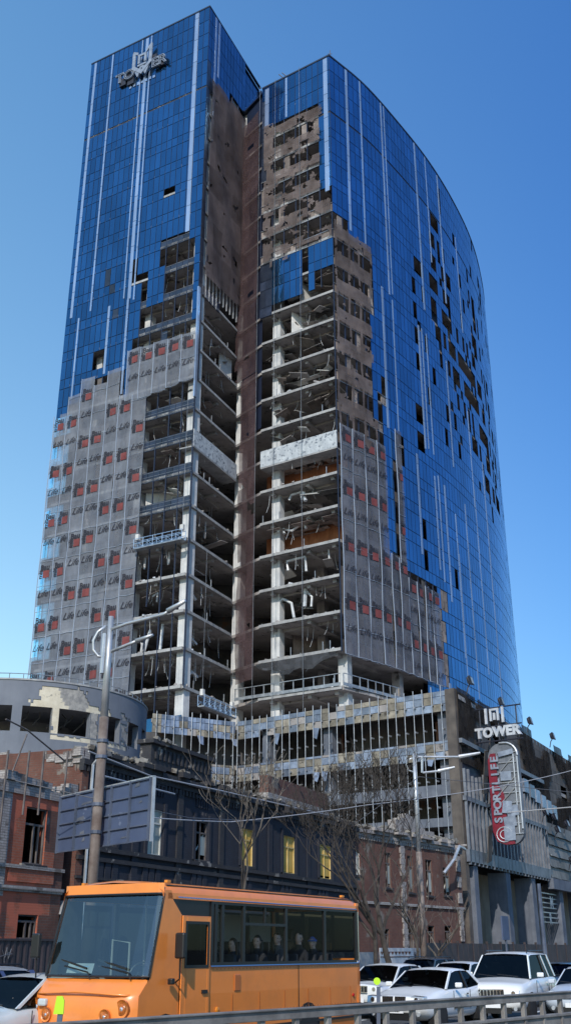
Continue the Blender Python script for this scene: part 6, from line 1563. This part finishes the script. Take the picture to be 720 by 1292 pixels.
# ---------------------------------------------------------------- people seated in the minibus
M['skin']=surf('skin',(.60,.37,.28),(.70,.45,.35),scale=6.,rough=.6)
M['skin2']=M['skin']
M['eye']=plain('eye',(.02,.015,.012),.3)
def person(x,y,label,coat,hair,yaw=0.,hat=None,long=False,arm=0,dz=0.,tilt=0.):
    t=thing('person',label,'person',(0,0,0))
    s_,c_=math.sin(rad(BP)),math.cos(rad(BP))
    # bus local (x back, y far) -> world ; local y axis = rotate x by +90 deg
    ex=Vector((s_,c_,0));ey=Vector((-c_,s_,0));w_=Vector((c0[0],c0[1],.008))+ex*x+ey*y
    t.location=(w_.x,w_.y,1.36+dz);t.rotation_euler=(rad(tilt),0,math.pi/2-rad(BP)+rad(min(6,yaw*.15)))
    hy=rad(yaw);hc,hs=math.cos(hy),math.sin(hy)
    def turn(mb,start=0):
        mb.v[start:]=[(-.01+(a_[0]+.01)*hc-a_[1]*hs,(a_[0]+.01)*hs+a_[1]*hc,a_[2]) for a_ in mb.v[start:]]
    # skeleton, facing -x
    V=[(0,0,.06),(.0,0,.25),(.02,0,.46),(.0,0,.52),(-.01,0,.60),(-.02,0,.70),
       (0,.17,.44),(-.05,.23,.22),(-.24,.14,.12),(0,-.17,.44),(-.05,-.23,.22),(-.24,-.12,.14+arm*.15),
       (-.04,.10,.04),(-.42,.11,.06),(-.44,.12,-.36),(-.04,-.10,.04),(-.42,-.11,.06),(-.44,-.12,-.36)]
    E=[(0,1),(1,2),(2,3),(3,4),(4,5),(2,6),(6,7),(7,8),(2,9),(9,10),(10,11),(0,12),(12,13),(13,14),(0,15),(15,16),(16,17)]
    rd=[.15,.145,.10,.055,.07,.05,.075,.055,.04,.075,.055,.04,.10,.075,.05,.10,.075,.05]
    me=bpy.data.meshes.new('body');me.from_pydata(V,E,[]);ob=bpy.data.objects.new('tmp',me);COL.objects.link(ob)
    ob.modifiers.new('s','SKIN');sv=me.skin_vertices[0].data
    for i,r_ in enumerate(rd): sv[i].radius=(r_,r_*(1.15 if i in(0,1) else 1));sv[i].use_root=(i==0)
    m_=ob.modifiers.new('u','SUBSURF');m_.levels=2;dg=bpy.context.evaluated_depsgraph_get();dg.update()
    m2=bpy.data.meshes.new_from_object(ob.evaluated_get(dg));bpy.data.objects.remove(ob)
    b=MB();bmh=MB()
    vv=[tuple(v.co) for v in m2.vertices]
    for p in m2.polygons: b.f.append(tuple(p.vertices));b.m.append(0 if p.center.z>.555 or (p.center.x<-.225 and .04<p.center.z<.3 and abs(p.center.y)<.2) else (1 if p.center.z>.02 and p.center.x>-.3 else 2));b.r.append(.5)
    b.v=vv;n0=0
    # head: shaped lathe-like ellipsoid with brow, nose and chin
    N1,N2=16,12;hv=[];hf=[]
    for j in range(N2+1):
        ph=math.pi*j/N2
        for i in range(N1):
            th=2*math.pi*i/N1;xx=-math.cos(th)*math.sin(ph);yy=math.sin(th)*math.sin(ph);z_=math.cos(ph)
            rx,ry,rz=.098,.078,.122
            if z_<0: ry*=1-.22*abs(z_);
            X_=xx*rx;Y_=yy*ry;Zz=z_*rz
            if xx<-.6 and abs(yy)<.25 and -.35<z_<.0: X_-=.026
            if xx<-.5 and -.95<z_<-.6: X_-=.012
            hv.append((X_-.02,Y_,Zz+.70))
    for j in range(N2):
        for i in range(N1): hf.append((j*N1+i,j*N1+(i+1)%N1,(j+1)*N1+(i+1)%N1,(j+1)*N1+i))
    b.idx(hv,hf,0)
    for s2 in (-1,1): b.lathe([(.001,-.012),(.02,-.01),(.026,.0),(.001,.008)],c=(-.005,s2*.08,.70),axis='y',n=8,m=0)
    turn(b,len(vv));b.build('body',[M['skin'],coat,M['seat']],t,local=True,smooth=True)
    f=MB()
    for s2 in(-1,1): f.box((-.112,s2*.032,.715),(.012,.026,.012))
    turn(f);f.build('eyes',M['eye'],t,local=True)
    f=MB();f.box((-.110,0,.645),(.014,.04,.010));turn(f);f.build('mouth',plain('lips',(.35,.10,.09),.5) if 'lips' not in bpy.data.materials else bpy.data.materials['lips'],t,local=True)
    h=MB();hv=[];k=hat or hair
    for j in range(9):
        ph=math.pi*.5*j/8*(1.18)
        for i in range(16):
            th=2*math.pi*i/16;fr=math.cos(th);cut=(1.12 if fr<-.1 else (.95 if fr<.45 else .52))
            p_=ph*cut;hv.append((-math.cos(th)*math.sin(p_)*.112-.006,math.sin(th)*math.sin(p_)*.09,math.cos(p_)*.134+.705))
    h.idx(hv,[(j*16+i,j*16+(i+1)%16,(j+1)*16+(i+1)%16,(j+1)*16+i) for j in range(8) for i in range(16)],0)
    if long:
        for s2 in(-1,1): h.tube([(.0,s2*.08,.74),(.01,s2*.095,.62),(-.02,s2*.10,.50),(-.05,s2*.09,.40)],[.03,.04,.035,.015],8)
        h.tube([(.06,0,.74),(.085,0,.6),(.07,0,.45)],[.06,.07,.04],8)
    turn(h);h.build('hat' if hat else 'hair',k,t,local=True,smooth=True)
    if hat: f=MB();f.lathe([(.092,.728),(.104,.730),(.104,.765),(.092,.768)],c=(-.012,0,0),n=16);f.build('hat_band',k,t,local=True,smooth=True)
    cl=MB();cl.lathe([(.10,.44),(.088,.50),(.078,.575),(.066,.58),(.06,.50)],c=(-.0,0,0),n=14);cl.build('collar',coat,t,local=True,smooth=True)
    # hands
    for s2,zh in ((1,.12),(-1,.14+arm*.15)):
        hd=MB();bx_,by_=-.26,s2*.13
        hd.box((bx_-.03,by_,zh),(.085,.075,.03),rz=.1)
        for q in range(4): hd.tube([(bx_-.06,by_-.03+q*.02,zh),(bx_-.10-(.01 if q in(1,2) else 0),by_-.03+q*.02,zh-.005),(bx_-.12-(.012 if q in(1,2) else 0),by_-.03+q*.02,zh-.03)],[.010,.009,.007],6)
        hd.tube([(bx_-.0,by_-s2*.03,zh),(bx_-.035,by_-s2*.06,zh-.0),(bx_-.06,by_-s2*.065,zh-.01)],[.012,.010,.008],6)
        hd.build('hand',M['skin'],t,local=True,smooth=True)
    return t
ck=lambda n,c:plain(n,c,.9)
H1,H2=plain('hair_brown',(.05,.028,.015),.6),plain('hair_dark',(.012,.009,.008),.6)
for (px,y,l,co,ha,yw,kw) in (
  (297,.60,'passenger with raised hand and light brown hair, nearest the front of the minibus',(.03,.03,.035),H1,-5,dict(arm=1,long=True,dz=-.08,tilt=-4)),
  (323,.58,'long haired passenger in a dark coat, second in the minibus row',(.02,.02,.022),H2,15,dict(long=True,dz=-.02,tilt=3)),
  (350,.60,'passenger with long brown hair and a grey coat in the middle of the minibus',(.07,.07,.075),H1,48,dict(long=True,dz=.04)),
  (374,.58,'dark haired passenger in a black jacket beside the blue hat',(.015,.015,.018),H2,62,dict(dz=.06,tilt=5)),
  (396,.62,'passenger wearing a blue knitted hat, last in the minibus row',(.04,.035,.035),H2,25,dict(dz=-.03,tilt=-3,hat=ck('blue_hat',(.06,.15,.50))))):
    person(bus_x(px,y),y,l,ck('coat',co),ha,yaw=yw,**kw)
person(.93,.55,'minibus driver in a bright blue jacket behind the windscreen',ck('coat_f',(.04,.09,.35)),H2,arm=1)
